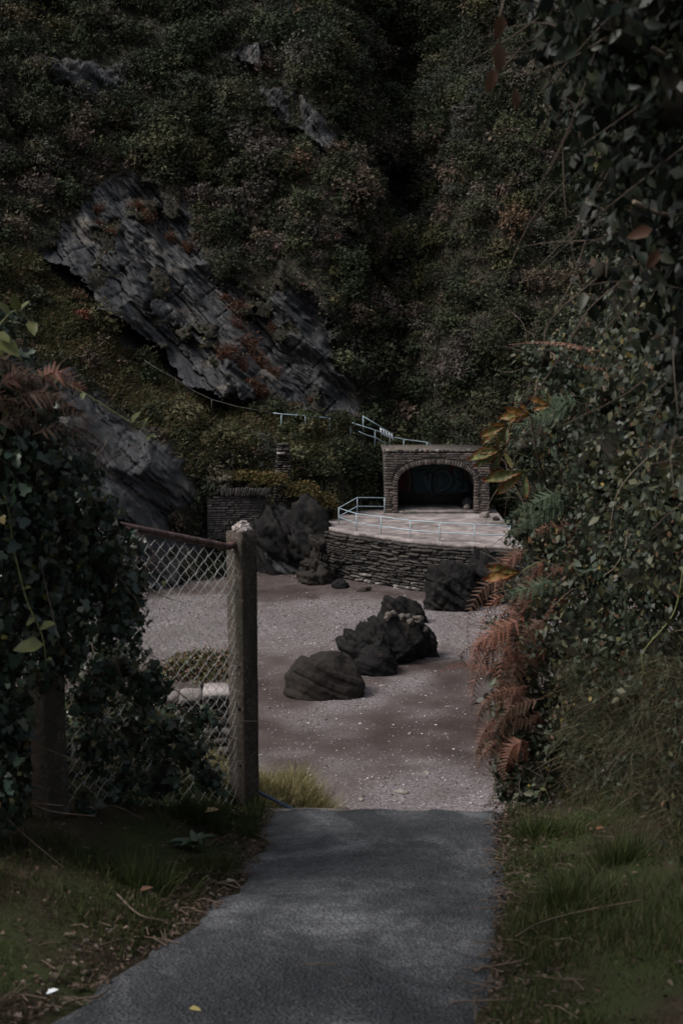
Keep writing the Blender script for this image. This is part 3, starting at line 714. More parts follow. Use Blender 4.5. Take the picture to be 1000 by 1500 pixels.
# stones of the front wall
z = ZT
while z < ZTOP - .05:
    h = rng.uniform(.13, .19); h = min(h, ZTOP - z); x = X0 + rng.uniform(-.02, .02)
    while x < X1 - .05:
        L = min(rng.uniform(.28, .62), X1 - x + .02); c = x + L / 2; zc_ = z + h / 2
        ok = True
        for xx in (x + .04, c, x + L - .04):
            for zq in (z + .02, z + h - .02):
                if abs(xx - XM) < HW + .30 and zq < ZSP: ok = ok and not (abs(xx - XM) < HW + .02)
                if zq >= ZSP:
                    u = abs(xx - XM) / (HW + .34); v = (zq - ZSP) / (ZCR - ZSP + .34)
                    if u < 1 and v < (1 - u ** 2.3) ** (1 / 2.3): ok = False
        if ok: put_stone(fw, 'brown_stone' if rng.random() < .72 else 'grey_stone', (c, SY + .03, zc_), (L * .97, .14, h * .93), 0, rng.normal() * .012)
        elif L > .3:
            # try a shorter filler against the opening
            pass
        x += L
    z += h
for sgn, xe in ((-1, O0), (1, O1)):          # quoins either side of the opening
    z = ZT
    while z < ZSP - .05:
        h = rng.uniform(.15, .24); L = rng.uniform(.24, .36)
        put_stone(fw, 'brown_stone', (xe + sgn * (L / 2 - .01), SY + .015, z + h / 2), (L, .16, h * .95), 0, 0, 'quoin'); z += h
NV = 40
for i in range(NV):
    t = (i + .5) / NV; a0, a1 = arch(t - .006), arch(t + .006); x, zq = arch(t)
    tx, tz = a1[0] - a0[0], a1[1] - a0[1]; L = math.hypot(tx, tz); nx_, nz_ = -tz / L, tx / L
    if nz_ < 0: nx_, nz_ = -nx_, -nz_
    w_ = math.hypot(*(np.array(arch((i + 1) / NV)) - np.array(arch(i / NV))))
    o = put_stone(fw, 'brown_stone', (x + nx_ * .16, SY + .01, zq + nz_ * .16), (w_ * .93, .16, .32), 0, 0, 'voussoir'); o.rotation_euler = (0, -math.atan2(tz, tx), 0)
# sides, back, roof, vault, floor
side_v = []
mobj('side_wall', *box(((X0 + .28), SY + .55 + DEP / 2, (ZT + ZTOP) / 2 - .05), (.56, DEP, ZTOP - ZT - .1)), M['mortar'], sh)
mobj('side_wall', *box(((X1 - .28), SY + .55 + DEP / 2, (ZT + ZTOP) / 2 - .05), (.56, DEP, ZTOP - ZT - .1)), M['mortar'], sh)
YB = SY + 4.2
bw = mobj('back_wall', *box((XM, YB + .3, (ZT + ZTOP) / 2 - .08), (X1 - X0 - 1.14, .6, ZTOP - ZT - .16)), M['plaster'], sh)
V = [(x, y, z + .015) for y in (SY + .56, YB - .002) for x, z in ar]; mobj('vault', np.array(V), [[i, i + 1, NA + i + 1, NA + i] for i in range(NA - 1)], M['plaster'], sh)
rf = mobj('roof', *box((XM, SY + .3 + 2.4, ZTOP + .06), (X1 - X0 + .10, 5.0, .12)), M['mortar'], sh)
for i in range(60):   # rubble along the parapet
    x = X0 + (X1 - X0) * (i + rng.uniform(.1, .9)) / 60; s = rng.uniform(.08, .27)
    put_stone(rf, 'grey_stone' if rng.random() < .5 else 'brown_stone' if rng.random() < .6 else 'salt_stone', (x, SY + rng.uniform(-.02, .3), ZTOP + .10 + s * .30), (s * rng.uniform(1, 1.7), s, s * .8), rng.uniform(0, 3), rng.normal() * .2)
mobj('floor_step', *box((XM, SY + 2.1, ZT + .075), (O1 - O0 + .5, 4.2, .15)), M['terrace'], sh)
# graffiti, flat paint on the back wall
def wx_(px): return XM + (px - 638) * (HW * 2 / 112) * 1.02
def wz_(py): return ZT + (750 - py) * (HW * 2 / 112) * 1.02
lay = [0]
def paint(name, pts, mat):
    lay[0] += 1; y = YB - .004 * lay[0]
    V = np.array([(wx_(a), y, wz_(b)) for a, b in pts]); mobj(name, V, [list(range(len(V)))], mat, bw)
def stroke(name, pts, wd, mat):
    lay[0] += 1; y = YB - .004 * lay[0]; p = np.array([(wx_(a), wz_(b)) for a, b in pts]); p = np.array(spline(np.c_[p, np.zeros(len(p))], 30))[:, :2]
    t = unit(np.gradient(p, axis=0)); nn = np.stack([-t[:, 1], t[:, 0]], 1) * wd / 2
    V = np.array([(q[0], y, q[1]) for q in np.vstack([p + nn, p - nn])]); mobj(name, V, [[i, i + 1, 31 + i, 30 + i] for i in range(29)], mat, bw)
paint('teal_panel', [(611, 690), (640, 684), (668, 686), (693, 700), (694, 730), (660, 733), (625, 731), (611, 728)], M['teal'])
paint('red_block', [(586, 706), (596, 694), (609, 689), (608, 728), (597, 731), (587, 726)], M['red'])
paint('red_flame', [(647, 688), (656, 702), (651, 700)], M['red']); paint('red_flame', [(664, 706), (667, 688), (672, 690), (669, 704)], M['red']); paint('red_flame', [(681, 694), (692, 704), (692, 716)], M['red'])
stroke('black_line', [(609, 686), (608, 705), (611, 730)], .14, M['black'])
stroke('black_line', [(590, 700), (600, 712), (597, 728)], .10, M['black'])
stroke('ring', [(646, 702), (655, 698), (664, 703), (668, 713), (663, 723), (654, 728), (646, 726)], .10, M['paleblue'])
stroke('ring_outline', [(645, 700), (655, 695.5), (666, 701), (671, 713), (666, 725), (655, 731)], .08, M['black'])
stroke('letter_stroke', [(627, 707), (631, 716), (634, 727)], .12, M['paleblue']); stroke('letter_stroke', [(635, 727), (637, 712), (637, 702)], .12, M['paleblue'])
stroke('letter_stroke', [(628, 703), (634, 701), (641, 702)], .10, M['black']); stroke('letter_stroke', [(640, 702), (639, 716), (641, 731)], .16, M['black'])
stroke('letter_stroke', [(650, 704), (651, 714), (650, 724)], .08, M['paleblue']); stroke('letter_stroke', [(676, 712), (678, 720), (672, 728)], .10, M['paleblue'])
stroke('letter_stroke', [(614, 700), (622, 697), (630, 696)], .10, M['black']); stroke('letter_stroke', [(603, 694), (606, 712), (603, 728)], .07, M['paleblue'])
stroke('letter_stroke', [(680, 690), (686, 708), (684, 726)], .12, M['black']); stroke('letter_stroke', [(674, 690), (673, 700), (678, 708)], .08, M['paleblue'])

# ------------------------------------------------------------------ boulders
_ico = {}
def ico(sub):
    if sub not in _ico:
        import bmesh
        bm = bmesh.new(); bmesh.ops.create_icosphere(bm, subdivisions=sub, radius=1)
        _ico[sub] = (np.array([v.co[:] for v in bm.verts]), np.array([[v.index for v in f.verts] for f in bm.faces])); bm.free()
    return _ico[sub]
def boulder(name, c, rad, mat, seed, label=None, cat='rock', group=None, dip=46, strata=.10, lump=.35, sub=5, rz=0.0, facet=.5, parent=None, freq=1.0, pw=1.0):
    U, F = ico(sub); rad = np.asarray(rad, float)
    q = U * 1.0
    r = 1 + lump * fbm(U[:, 0] * 1.3 + seed, U[:, 1] * 1.3, U[:, 2] * 1.3, 4, seed) * 1.3
    # planar facets
    rr = np.random.default_rng(seed)
    for k_ in range(9):
        nn = unit(rr.normal(size=3)); h = rr.uniform(.62, .9); dd = (U * r[:, None]) @ nn
        r = np.where(dd > h, r * (1 - facet * (1 - h / np.maximum(dd, 1e-3))), r)
    V = U * r[:, None] * rad
    a = V[:, 0] * math.cos(R(dip)) - V[:, 2] * math.sin(R(dip)); b = V[:, 0] * math.sin(R(dip)) + V[:, 2] * math.cos(R(dip)) + .25 * V[:, 1]
    wob = .7 * fbm(a * .25 * freq, b * .4 * freq, V[:, 1] * .3 * freq, 4, seed + 5)
    l1 = np.floor(b * 1.3 * freq + wob * 1.1); l2 = np.floor(b * 4.2 * freq + wob * 2.4)
    o1 = vnoise(a * .40 * freq + l1 * 7.7, V[:, 1] * .5 * freq, l1 * 3.1, seed + 6); o2 = vnoise(a * .7 * freq + l2 * 5.3, V[:, 1] * .7 * freq, l2 * 2.9, seed + 7)
    rid = 1 - np.abs(fbm(V[:, 0] * 1.3 * freq, V[:, 1] * 1.3 * freq, V[:, 2] * 1.3 * freq, 4, seed + 9)) * 2.6
    g = 1.9 * o1 + .8 * o2 + .8 * (saw(b * 1.3 * freq + wob * 1.1) - .5) + .45 * rid - .3 + .3 * fbm(a * 2 * freq, V[:, 1] * 3 * freq, b * 6 * freq, 3, seed + 10)
    V = V + unit(U / rad) * (g * strata * rad.mean())[:, None]
    ca, sa = math.cos(rz), math.sin(rz); V = np.stack([V[:, 0] * ca - V[:, 1] * sa, V[:, 0] * sa + V[:, 1] * ca, V[:, 2]], 1) + np.asarray(c)
    o = mobj(name, V, F, mat, parent, origin=None if parent else (c[0], c[1], c[2] - rad[2] * .5))
    if label: tag(o, label, cat, group)
    return o
def bz(px, py):
    p = at_z(px, py, .4)
    for _ in range(4): p = at_z(px, py, float(beach_z(p[0], p[1])))
    return p
def px_m(y): return FPX / (y * CT + 13.5 * ST)
# rocks on the beach: (left px, right px, base py, top py)
def beach_boulder(l, r_, base, top, mat, seed, label, dep=.8, **k_):
    p = bz((l + r_) / 2, base); s = px_m(p[1]); hw = (r_ - l) / 2 / s; hh = (base - top) / s
    ht = k_.pop('ht', .88); k_.setdefault('sub', 6)
    return boulder('rock', (p[0], p[1] + hw * dep * .55, p[2] + hh * .14), (hw, hw * dep, hh * ht), mat, seed, label, **k_)
beach_boulder(416, 540, 1022, 955, M['brown_rock'], 23, 'rounded dark brown rock on the shingle, nearest of the beach rocks', dip=24, strata=.06, lump=.18, facet=.25)
beach_boulder(500, 632, 972, 902, M['beach_rock'], 12, 'large jagged black rock in the middle of the beach', dip=58, strata=.15, lump=.34, ht=.70, facet=.8)
beach_boulder(522, 578, 988, 948, M['beach_rock'], 13, 'low black rock slab lying in front of the large jagged rock', dep=1.2, dip=20, strata=.12)
beach_boulder(588, 650, 962, 905, M['beach_rock'], 14, 'black sloping rock fin at the right side of the large jagged rock', dip=55, strata=.15, lump=.35)
beach_boulder(558, 632, 915, 868, M['beach_rock'], 15, 'black pointed rock behind the large jagged rock', dip=50, strata=.15, facet=.7)
crest = np.vstack([np.array([v.co[:] for v in o_.data.vertices]) + np.array(o_.location) for o_ in COL.objects if o_.name.startswith('rock')])
cpx, cpy = proj(crest[:, 0], crest[:, 1], crest[:, 2])
for i, (px, py) in enumerate([(566, 903), (578, 897), (585, 901), (595, 899), (607, 905), (615, 906), (624, 917), (574, 900), (600, 908)]):
    mk = np.hypot(cpx - px, cpy - py) < 5
    p = crest[mk][np.argmin(crest[mk][:, 1])] if mk.any() else at_y(px, py, bz(566, 972)[1] + .75)
    boulder('pale_cobble', p + [0, .05, .0], (.13 + .10 * random.random(), .2, .09 + .07 * random.random()), M['cobble'], 30 + i, '%s of the pale brown cobbles wedged on top of the black beach rocks' % ('leftmost,third from left,fourth from left,fifth from left,seventh from left,second from right,rightmost,second from left,sixth from left'.split(',')[i]), 'stone', 'pale cobbles on the rock crest', sub=4, strata=.16, lump=.5, dip=50, freq=3)
# outcrop at the right of the terrace wall
beach_boulder(612, 705, 893, 822, M['beach_rock'], 16, 'long dark slabby rock outcrop sloping below the terrace wall', dip=35, strata=.12, dep=.9)
beach_boulder(655, 752, 884, 818, M['beach_rock'], 17, 'black rock outcrop under the right end of the terrace', dip=40, strata=.14, dep=.8)
beach_boulder(700, 790, 880, 850, M['brown_rock'], 18, 'low brown rock at the foot of the outcrop beside the hedge', dip=30, strata=.12)
beach_boulder(441, 492, 852, 792, M['brown_rock'], 19, 'brown bedrock under the left corner of the terrace wall', dip=20, strata=.2, lump=.5, dep=1.2)
# rubble at the left foot of the wall and dark crag left of it
for i, (l, r_, b_, t_) in enumerate([(440, 462, 850, 832), (455, 482, 856, 840), (486, 510, 862, 850), (520, 548, 867, 857), (464, 480, 838, 820)]):
    beach_boulder(l, r_, b_, t_, M['brown_rock'] if i % 2 else M['beach_rock'], 50 + i, 'rough rubble stone at the foot of the terrace wall, %s' % ('leftmost of the low ones', 'second from the left', 'second from the right', 'rightmost', 'perched highest against the corner')[i], group='rubble along the foot of the terrace wall', sub=4, strata=.26, lump=.6)
p = at_y(430, 800, 72.6); boulder('crag', p, (2.5, 1.6, 2.7), M['beach_rock'], 61, 'tall black crag left of the terrace, under hanging bushes', 'rock', dip=50, strata=.14, lump=.4)
p = at_y(398, 790, 72.8); boulder('crag', p, (1.5, 1.3, 2.3), M['beach_rock'], 62, 'black crag beside the small stone wall', 'rock', dip=62, strata=.16, lump=.4)
p = at_y(462, 768, 75.3); boulder('crag', p, (1.6, 1.4, 1.6), M['beach_rock'], 63, 'black rock behind the left corner of the terrace', 'rock', dip=50, strata=.14)
p = at_z(490, 760, ZT); boulder('slab', p + [-.3, 1.5, .35], (.42, .5, .34), M['grey_stone'], 64, 'grey concrete lump at the left corner of the terrace', 'stone', sub=3)
p = at_z(710, 758, ZT); boulder('boulder', p + [0, 0, .16], (.36, .34, .26), M['pale_rock'], 65, 'pale boulder at the right foot of the shelter', 'stone', sub=4, strata=.06)
p = at_z(722, 762, ZT); boulder('boulder', p + [0.2, 0, .08], (.25, .24, .16), M['brown_rock'], 66, 'small brown stone right of the pale boulder by the shelter', 'stone', sub=3)
p = at_z(688, 746, ZT + .15); boulder('bundle', p + [0, .8, .20], (.55, .5, .42), M['cloth'], 67, 'dark heap in the right corner inside the shelter', 'heap', sub=4, strata=.03)
boulder('bundle', p + [-.2, .2, .12], (.28, .25, .2), M['pale_rock'], 68, 'pale lump in front of the dark heap inside the shelter', 'stone', sub=3, strata=.03)

# small stone wall with upright slate coping, and stone pier, on the left
w0, w1 = at_y(304, 790, 72.6), at_y(388, 790, 73.2); zt_ = at_y(340, 726, 72.8)[2]
cw = empty('stone_wall', (w0[0], w0[1], .0), 'small grey coursed stone wall with upright slate coping below the bushes', 'wall')
V, F = box(((w0[0] + w1[0]) / 2, (w0[1] + w1[1]) / 2 + .28, zt_ / 2 - .2), (w1[0] - w0[0], .40, zt_ + .4)); mobj('core', V, F, M['mortar'], cw)
z = .3
while z < zt_ - .03:
    h = rng.uniform(.10, .19); x = w0[0]
    while x < w1[0] - .1:
        L = rng.uniform(.25, .6); put_stone(cw, 'grey_stone', (x + L / 2, np.interp(x, [w0[0], w1[0]], [w0[1], w1[1]]) + rng.uniform(-.02, .02), z + h / 2), (L * .97, .24, h * .93), .1, rng.normal() * .015); x += L
    z += h
x = w0[0] + .1
while x < w1[0] + .4:
    L = rng.uniform(.08, .17); put_stone(cw, 'slate_stone', (x, w0[1] + .12, zt_ + .22), (L * .9, .40, rng.uniform(.38, .6)), .1, rng.normal() * .10 + .12, 'coping_stone'); x += L
pb = at_y(415, 722, 75.6); pt = at_y(412, 652, 75.6)
pier = empty('stone_pier', (pb[0], pb[1], pb[2]), 'narrow dry stone pier standing on the bushy slope above the crag', 'pier')
z = pb[2] - .6
while z < pt[2]:
    h = rng.uniform(.10, .2); wd = np.interp(z, [pb[2], pt[2]], [1.1, .75]); x = pb[0] - wd / 2
    while x < pb[0] + wd / 2 - .1:
        L = min(rng.uniform(.3, .6), pb[0] + wd / 2 - x + .05)
        put_stone(pier, 'slate_stone' if rng.random() < .7 else 'grey_stone', (x + L / 2 + rng.normal() * .02, pb[1] - .25 + rng.normal() * .02, z + h / 2), (L * .97, .7, h * .93), rng.normal() * .06, rng.normal() * .03); x += L
    z += h
p = at_y(412, 664, 75.2); put_stone(pier, 'salt_stone', p + [0, -.25, 0], (.5, .3, .16), .05, .03, 'pale_stone')

# ------------------------------------------------------------------ railings
def railing(name, label, posts, rails, rad=.032, mat=None, loc=None, group=None):
    mat = mat or M['galv']; b0 = np.asarray(posts[0][0])
    e = empty(name, b0, label, 'railing', group)
    for b, t in posts: V, F = tube([b, t], rad, 8); mobj('post', V, F, mat, e)
    for pts in rails: V, F = tube(pts, rad * .95, 8); mobj('rail', V, F, mat, e)
    return e
fp = [(496, 770), (522, 779), (558, 784), (601, 790), (644, 793.5), (695, 796), (747, 799)]
bases = [at_z(a, b, ZT) + [0, .25, -.03] for a, b in fp]; H = 1.08
railing('railing', 'pale blue galvanised pipe railing along the front edge of the terrace', [(b, b + [0, 0, H]) for b in bases],
        [[b + [0, 0, H] for b in bases], [b + [0, 0, H * .48] for b in bases]])
A0 = bases[0]; B0 = at_z(523, 754.5, ZT); C0 = at_z(564, 754.5, ZT) + [-.06, -.1, 0]
railing('railing', 'pale blue pipe railing across the left side of the terrace up to the shelter', [(B0, B0 + [0, 0, 1.15]), (C0, C0 + [0, 0, 1.15])],
        [[A0 + [-.01, 0.06, H], B0 + [0, 0, 1.15], C0 + [0, 0, 1.15]], [A0 + [-.01, .06, H * .5], B0 + [0, 0, .58], C0 + [0, 0, .58]]])
def Yr(px): return np.interp(px, [400, 480, 520, 560, 600, 640], [79.6, 80.4, 81.2, 82, 82.6, 82.8])
def rp(px, py): return at_y(px, py, float(Yr(px)))
railing('handrail', 'pale handrail along the cliff path above the bushes', [(rp(412, 607) - [0, 0, 1.0], rp(412, 607)), (rp(447, 609) - [0, 0, 1.0], rp(447, 609)), (rp(483, 612) - [0, 0, 1.0], rp(483, 612))], [[rp(400, 605), rp(412, 606.5), rp(447, 609), rp(483, 612.5)]], .04)
railing('handrail', 'blue grey handrail descending the steps behind the shelter', [(rp(px, py) - [0, 0, h], rp(px, py)) for px, py, h in ((513, 619, 1.2), (549, 630, 1.15), (591, 643, 1.0), (625, 648, .9))],
        [[rp(511, 618), rp(549, 630), rp(575, 640), rp(591, 643.5), rp(625, 648), rp(638, 656)], [rp(525, 632), rp(536, 637), rp(552, 642), rp(568, 653)]], .036)
railing('handrail', 'upper handrail of the steps, ending at the white barred gate', [(rp(532, 611) - [0, -.6, 1], rp(532, 611) + [0, .6, 0]), (rp(571, 634) - [0, -.6, .9], rp(571, 634) + [0, .6, 0])], [[rp(531, 610) + [0, .6, 0], rp(571, 634) + [0, .6, 0]]], .034)
g0 = rp(565, 634)
gt = empty('barred_gate', g0 - [0, 0, .6], 'small white barred gate on the steps behind the shelter', 'gate')
for i in range(5):
    q = rp(557 + i * 4, 627.5 + i * 1.9); V, F = tube([q - [-.10, 0, .45], q], .045, 6); mobj('bar', V, F, M['white_bar'], gt)
V, F = tube([rp(556, 627), rp(575, 636)], .03, 6); mobj('rail', V, F, M['white_bar'], gt); V, F = tube([rp(559, 635), rp(577, 643)], .03, 6); mobj('rail', V, F, M['white_bar'], gt)
q = [(212, 528), (232, 541), (258, 555), (283, 572), (310, 585), (345, 595), (400, 605)]
qs = [at_y(a, b, 78.2) for a, b in q]
railing('path_rail', 'thin weathered rail climbing left along the cliff path', [(qs[i] - [0, -.1, .8], qs[i]) for i in (2, 4)], [qs], .018, M['oldwire'])

# ------------------------------------------------------------------ pebbles and stones on the beach
U3 = np.array([[1, 0, 0], [-1, 0, 0], [0, 1, 0], [0, -1, 0], [0, 0, 1], [0, 0, -1.]]); F3 = np.array([[0, 2, 4], [2, 1, 4], [1, 3, 4], [3, 0, 4], [2, 0, 5], [1, 2, 5], [3, 1, 5], [0, 3, 5]])
n = 42000
y = rng.uniform(27, 75, n * 4) ; x = rng.uniform(-16, 12, n * 4)
zb = beach_z(x, y); PX, PY = proj(x, y, zb); keep = (PX > 150) & (PX < 780) & (PY < 1210) & (rng.random(n * 4) < .05 + .95 * shingle(x, y) ** 1.5) & (rng.random(n * 4) < (38 / y) ** .6)
x, y, zb = x[keep][:n], y[keep][:n], zb[keep][:n]; n = len(x)
r = (.018 + rng.gamma(1.3, .011, n)).clip(.016, .11) * np.interp(y, [30, 70], [.8, 1.25])
tone = rng.choice(5, n, p=[.40, .32, .2, .07, .01]); pc = np.array([[.10, .085, .08], [.20, .17, .165], [.30, .27, .265], [.42, .39, .40], [.62, .59, .60]])[tone] * rng.uniform(.8, 1.2, (n, 1))
V, F, C = scatter_geo(U3 * np.array([1, .75, .45]), [F3], np.stack([x, y, zb + r * .15], 1), np.stack([rng.normal(size=n), rng.normal(size=n), np.zeros(n)], 1), np.tile([0, 0, 1.], (n, 1)) + .15 * rng.normal(size=(n, 3)), r, pc)
k = NB('pebble'); M['pebble'] = k.fin(k.attr('Col', 'Color'), .8, None, .3)
tag(mobj('shingle', V, F, M['pebble'], C=C, origin=(0, 50, 0)), 'loose pale and grey pebbles strewn over the beach', 'shingle', kind='stuff')
for i, (px, py, s, lab) in enumerate([(588, 1161, .26, 'flat grey slab lying on the shingle near the end of the path'), (560, 1005, .18, 'pale flat stone right of the rounded brown rock'), (529, 1172, .14, 'small stone on the shingle left of the flat grey slab'),
                                      (626, 1133, .15, 'dark stone on the beach up and right of the flat grey slab'), (600, 1075, .13, 'dark pebble in the middle of the bare sand'), (655, 1036, .13, 'pale stone on the sand left of the brown bracken'), (452, 1060, .13, 'pale stone on the sand below the rounded brown rock')]):
    p = bz(px, py); boulder('beach_stone', p + [0, 0, .02], (s, s * .55, s * .28), M['pale_rock'], 120 + i, lab, 'stone', sub=3, strata=.04, rz=-.6 if i == 0 else random.random() * 3)

# ------------------------------------------------------------------ fence on the left
P1 = np.array([-.60, 7.08]); P2 = np.array([-1.475, 5.8]); fdir = (P2 - P1) / np.linalg.norm(P2 - P1); FL = float(np.linalg.norm(P2 - P1))
def at_fence(px, py, off=0.0):
    nrm = np.array([-fdir[1], fdir[0]]); d = ray(px, py); t = (P1 @ nrm + off - EYE[:2] @ nrm) / (d[:2] @ nrm); return EYE + d * t
def post(xy, z0, z1, rz, label, chip, seed):
    e = empty('fence_post', (xy[0], xy[1], z0), label, 'post')
    nz = 30; V = []; hw = .068
    prof = [(-1, -.86), (-.86, -1), (.86, -1), (1, -.86), (1, .86), (.86, 1), (-.86, 1), (-1, .86)]
    zs = np.linspace(z0 - .25, z1, nz)
    for z in zs:
        for a, b in prof:
            j = 1 + .03 * float(vnoise(a * 3 + seed, b * 3, z * 6, 91)); x_, y_ = a * hw * j, b * hw * j
            V.append((xy[0] + x_ * math.cos(rz) - y_ * math.sin(rz), xy[1] + x_ * math.sin(rz) + y_ * math.cos(rz), z))
    F = [[s * 8 + i, s * 8 + (i + 1) % 8, s * 8 + 8 + (i + 1) % 8, s * 8 + 8 + i] for s in range(nz - 1) for i in range(8)] + [list(range((nz - 1) * 8, nz * 8))]
    mobj('shaft', np.array(V), F, M['post'], e)
    if chip: boulder('broken_top', (xy[0], xy[1], z1 - .005), (.078, .078, .055), M['broken'], seed, parent=e, sub=4, strata=.14, lump=.6, rz=rz, facet=.8, freq=9)
    for zz_ in (.36, .72, .98, 1.22, 1.45):
        cx, cy = xy[0] + fdir[0] * .069, xy[1] + fdir[1] * .069; dq = np.array([fdir[0], fdir[1], 0])
        pv = np.array([cx, cy, z0 + zz_]) + np.array([dq[1], -dq[0], 0]) * .028 * -1
        V, F = tube([pv - dq * .02, pv + dq * .003], .011 if zz_ != .72 else .017, 10); mobj('hole', V, F, M['black'], e)  # black discs stand in for the shade inside the small holes
    return e
zt1 = at_y(360, 778, P1[1])[2]
g1_ = float(ground_z(P1[0], P1[1])); g2_ = float(ground_z(P2[0], P2[1]))
RZ = math.atan2(-fdir[0], -fdir[1]) * -1 - .10
post(P1, plane_z(P1[1]) - .03, zt1, RZ, 'speckled concrete fence post with a broken top at the end of the path', True, 5)
post(P2, min(g2_, at_y(85, 1215, P2[1])[2]), at_y(85, 790, P2[1])[2], RZ, 'concrete fence post half buried in ivy at the left edge', False, 9)
fence = empty('chain_link_fence', (P1[0] + fdir[0] * .9, P1[1] + fdir[1] * .9, plane_z(6.5)), 'rusting chain link fence panel hanging from a brown pipe rail', 'fence')
ra = at_fence(349, 794); rb = at_fence(333, 801); rc = at_fence(216, 778); ext = rb + (rc - rb) / np.linalg.norm((rc - rb)[:2]) * (FL - .1)
rail_pts = np.vstack([[ra], spline([ra * .3 + rb * .7, rb, rb * .85 + rc * .15], 8), [rc, ext]])
V, F = tube(rail_pts, .0215, 12); mobj('top_rail', V, F, M['rust'], fence, smooth=True)
s_r = (rail_pts[:, :2] - P1) @ fdir
def rail_z(s): return np.interp(s, s_r, rail_pts[:, 2])
wires = []; pitch = .040
for k_ in range(int((FL - .05) / pitch)):
    s0 = .05 + k_ * pitch; top = float(rail_z(s0)) - .03 - .015 * random.random(); hgt = 1.62; m = int(hgt / .038)
    h = np.arange(m + 1) * .038; s = s0 + np.where((np.arange(m + 1) + k_) % 2 == 0, -.0205, .0205) + .006 * vnoise(h * 3, k_ * .2, 0, 93)
    offn = np.where(np.arange(m + 1) % 2 == 0, .004, -.004) + .02 * vnoise(s * 3, h * 2, 0, 94)
    pts = np.stack([P1[0] + fdir[0] * s - fdir[1] * offn, P1[1] + fdir[1] * s + fdir[0] * offn, top - h], 1)
    wires.append((pts, .0021))
V, F = tubes_fast(wires, 4); tag(mobj('wire_mesh', V, F, M['wire'], fence), kind='stuff')
ties = []
for k_ in range(16):
    s = .06 + k_ * .115 + random.random() * .03; c = np.array([P1[0] + fdir[0] * s, P1[1] + fdir[1] * s, float(rail_z(s))]); a = np.linspace(0, 2 * math.pi, 13)
    n3_ = np.array([-fdir[1], fdir[0], 0]); ties.append((c + np.outer(np.cos(a), n3_) * .024 + np.outer(np.sin(a), [fdir[0] * .3, fdir[1] * .3, 1]) * .0235, .0013))
V, F = tubes_fast(ties, 4); tag(mobj('wire_ties', V, F, M['black'], fence), kind='stuff')

# bits at the end of the path
a_ = at_y(380, 1161, 7.16); b_ = at_y(440, 1191, 7.10)
V, F = tube([a_ + (a_ - b_) * .3, a_, b_, b_ + (b_ - a_) * .15], .0115, 10); tag(mobj('blue_pipe', V, F, M['blue'], smooth=True), 'thin dark blue pipe slanting down beside the concrete post', 'pipe')
a_, b_ = at_y(386, 1194, 7.075), at_y(512, 1194, 7.075)
V, F = box(((a_[0] + b_[0]) / 2, 7.10, plane_z(7.1) - .028), (b_[0] - a_[0], .035, .09), .0); tag(mobj('edging_board', V, F, M['wood_edge']), 'pale wooden edging board across the end of the tarmac', 'board')

# low wall and bush seen through the fence
lw = empty('low_wall', tuple(at_y(300, 1040, 20.0) - [0, 0, 1.2]), 'low stone wall with a pale coping seen through the fence', 'wall')
for i, (a, b) in enumerate([(205, 262), (264, 296), (298, 352)]):
    q0, q1 = at_y(a, 1012 + (8 if i < 2 else 0), 20), at_y(b, 1012 + (8 if i < 2 else 0), 20)
    put_stone(lw, 'salt_stone', ((q0[0] + q1[0]) / 2, 20, (q0[2] + q1[2]) / 2), (q1[0] - q0[0] - .02, .5, .19), .05, .02, 'coping_stone').data = make_mesh('coping_stone', *rock_box(77 + i, .05), M['terrace'])
    for j in range(7):
        x = q0[0]
        while x < q1[0] - .08:
            L = rng.uniform(.2, .42); put_stone(lw, 'grey_stone' if rng.random() < .6 else 'slate_stone', (x + L / 2, 20.05, q0[2] - .2 - j * .17), (min(L, q1[0] - x) * .97, .36, .16), .05, rng.normal() * .03); x += L
def bush(name, c, rad, nleaf, col, size, label, cat='bush', mat='leaf', stemn=8, tmpl=None):
    e = empty(name, (c[0], c[1], c[2] - rad[2]), label, cat)
    d = unit(rng.normal(size=(nleaf, 3))); d[:, 2] = np.abs(d[:, 2]) * 1.2 - .25
    P = np.asarray(c) + d * np.asarray(rad) * (rng.random((nleaf, 1)) ** .4) * (1 + .3 * vnoise(d[:, 0] * 3, d[:, 1] * 3, d[:, 2] * 3, 97))[:, None]
    C = np.asarray(col)[rng.integers(len(col), size=nleaf)] * rng.uniform(.6, 1.4, (nleaf, 1))
    t = tmpl or leaf_oval()
    V, F, C = scatter_geo(*t, P, rng.normal(size=(nleaf, 3)) + d, unit(d + .6 * rng.normal(size=(nleaf, 3)) + [0, 0, .4]), rng.uniform(.6, 1.3, nleaf) * size, C)
    tag(mobj('foliage', V, F, M[mat], e, C=C), kind='stuff')
    st = [(np.array([np.asarray(c) - [0, 0, rad[2]], np.asarray(c) - [0, 0, rad[2] * .3] + rng.normal(size=3) * .1 * rad[0], np.asarray(c) + unit(rng.normal(size=3)) * np.asarray(rad) * .8]), [.012, .009, .004]) for _ in range(stemn)]
    V, F = tubes_fast([(spline(p, 7), np.linspace(r_[0], r_[-1], 7)) for p, r_ in st], 5); mobj('stems', V, F, M['bark'], e)
    return e
bush('grass_bush', at_y(300, 985, 20.9), (.85, .4, .42), 2600, [[.07, .08, .03], [.11, .09, .04], [.12, .07, .045]], .09, 'olive and brown tussock behind the low wall, seen through the fence', 'bush')

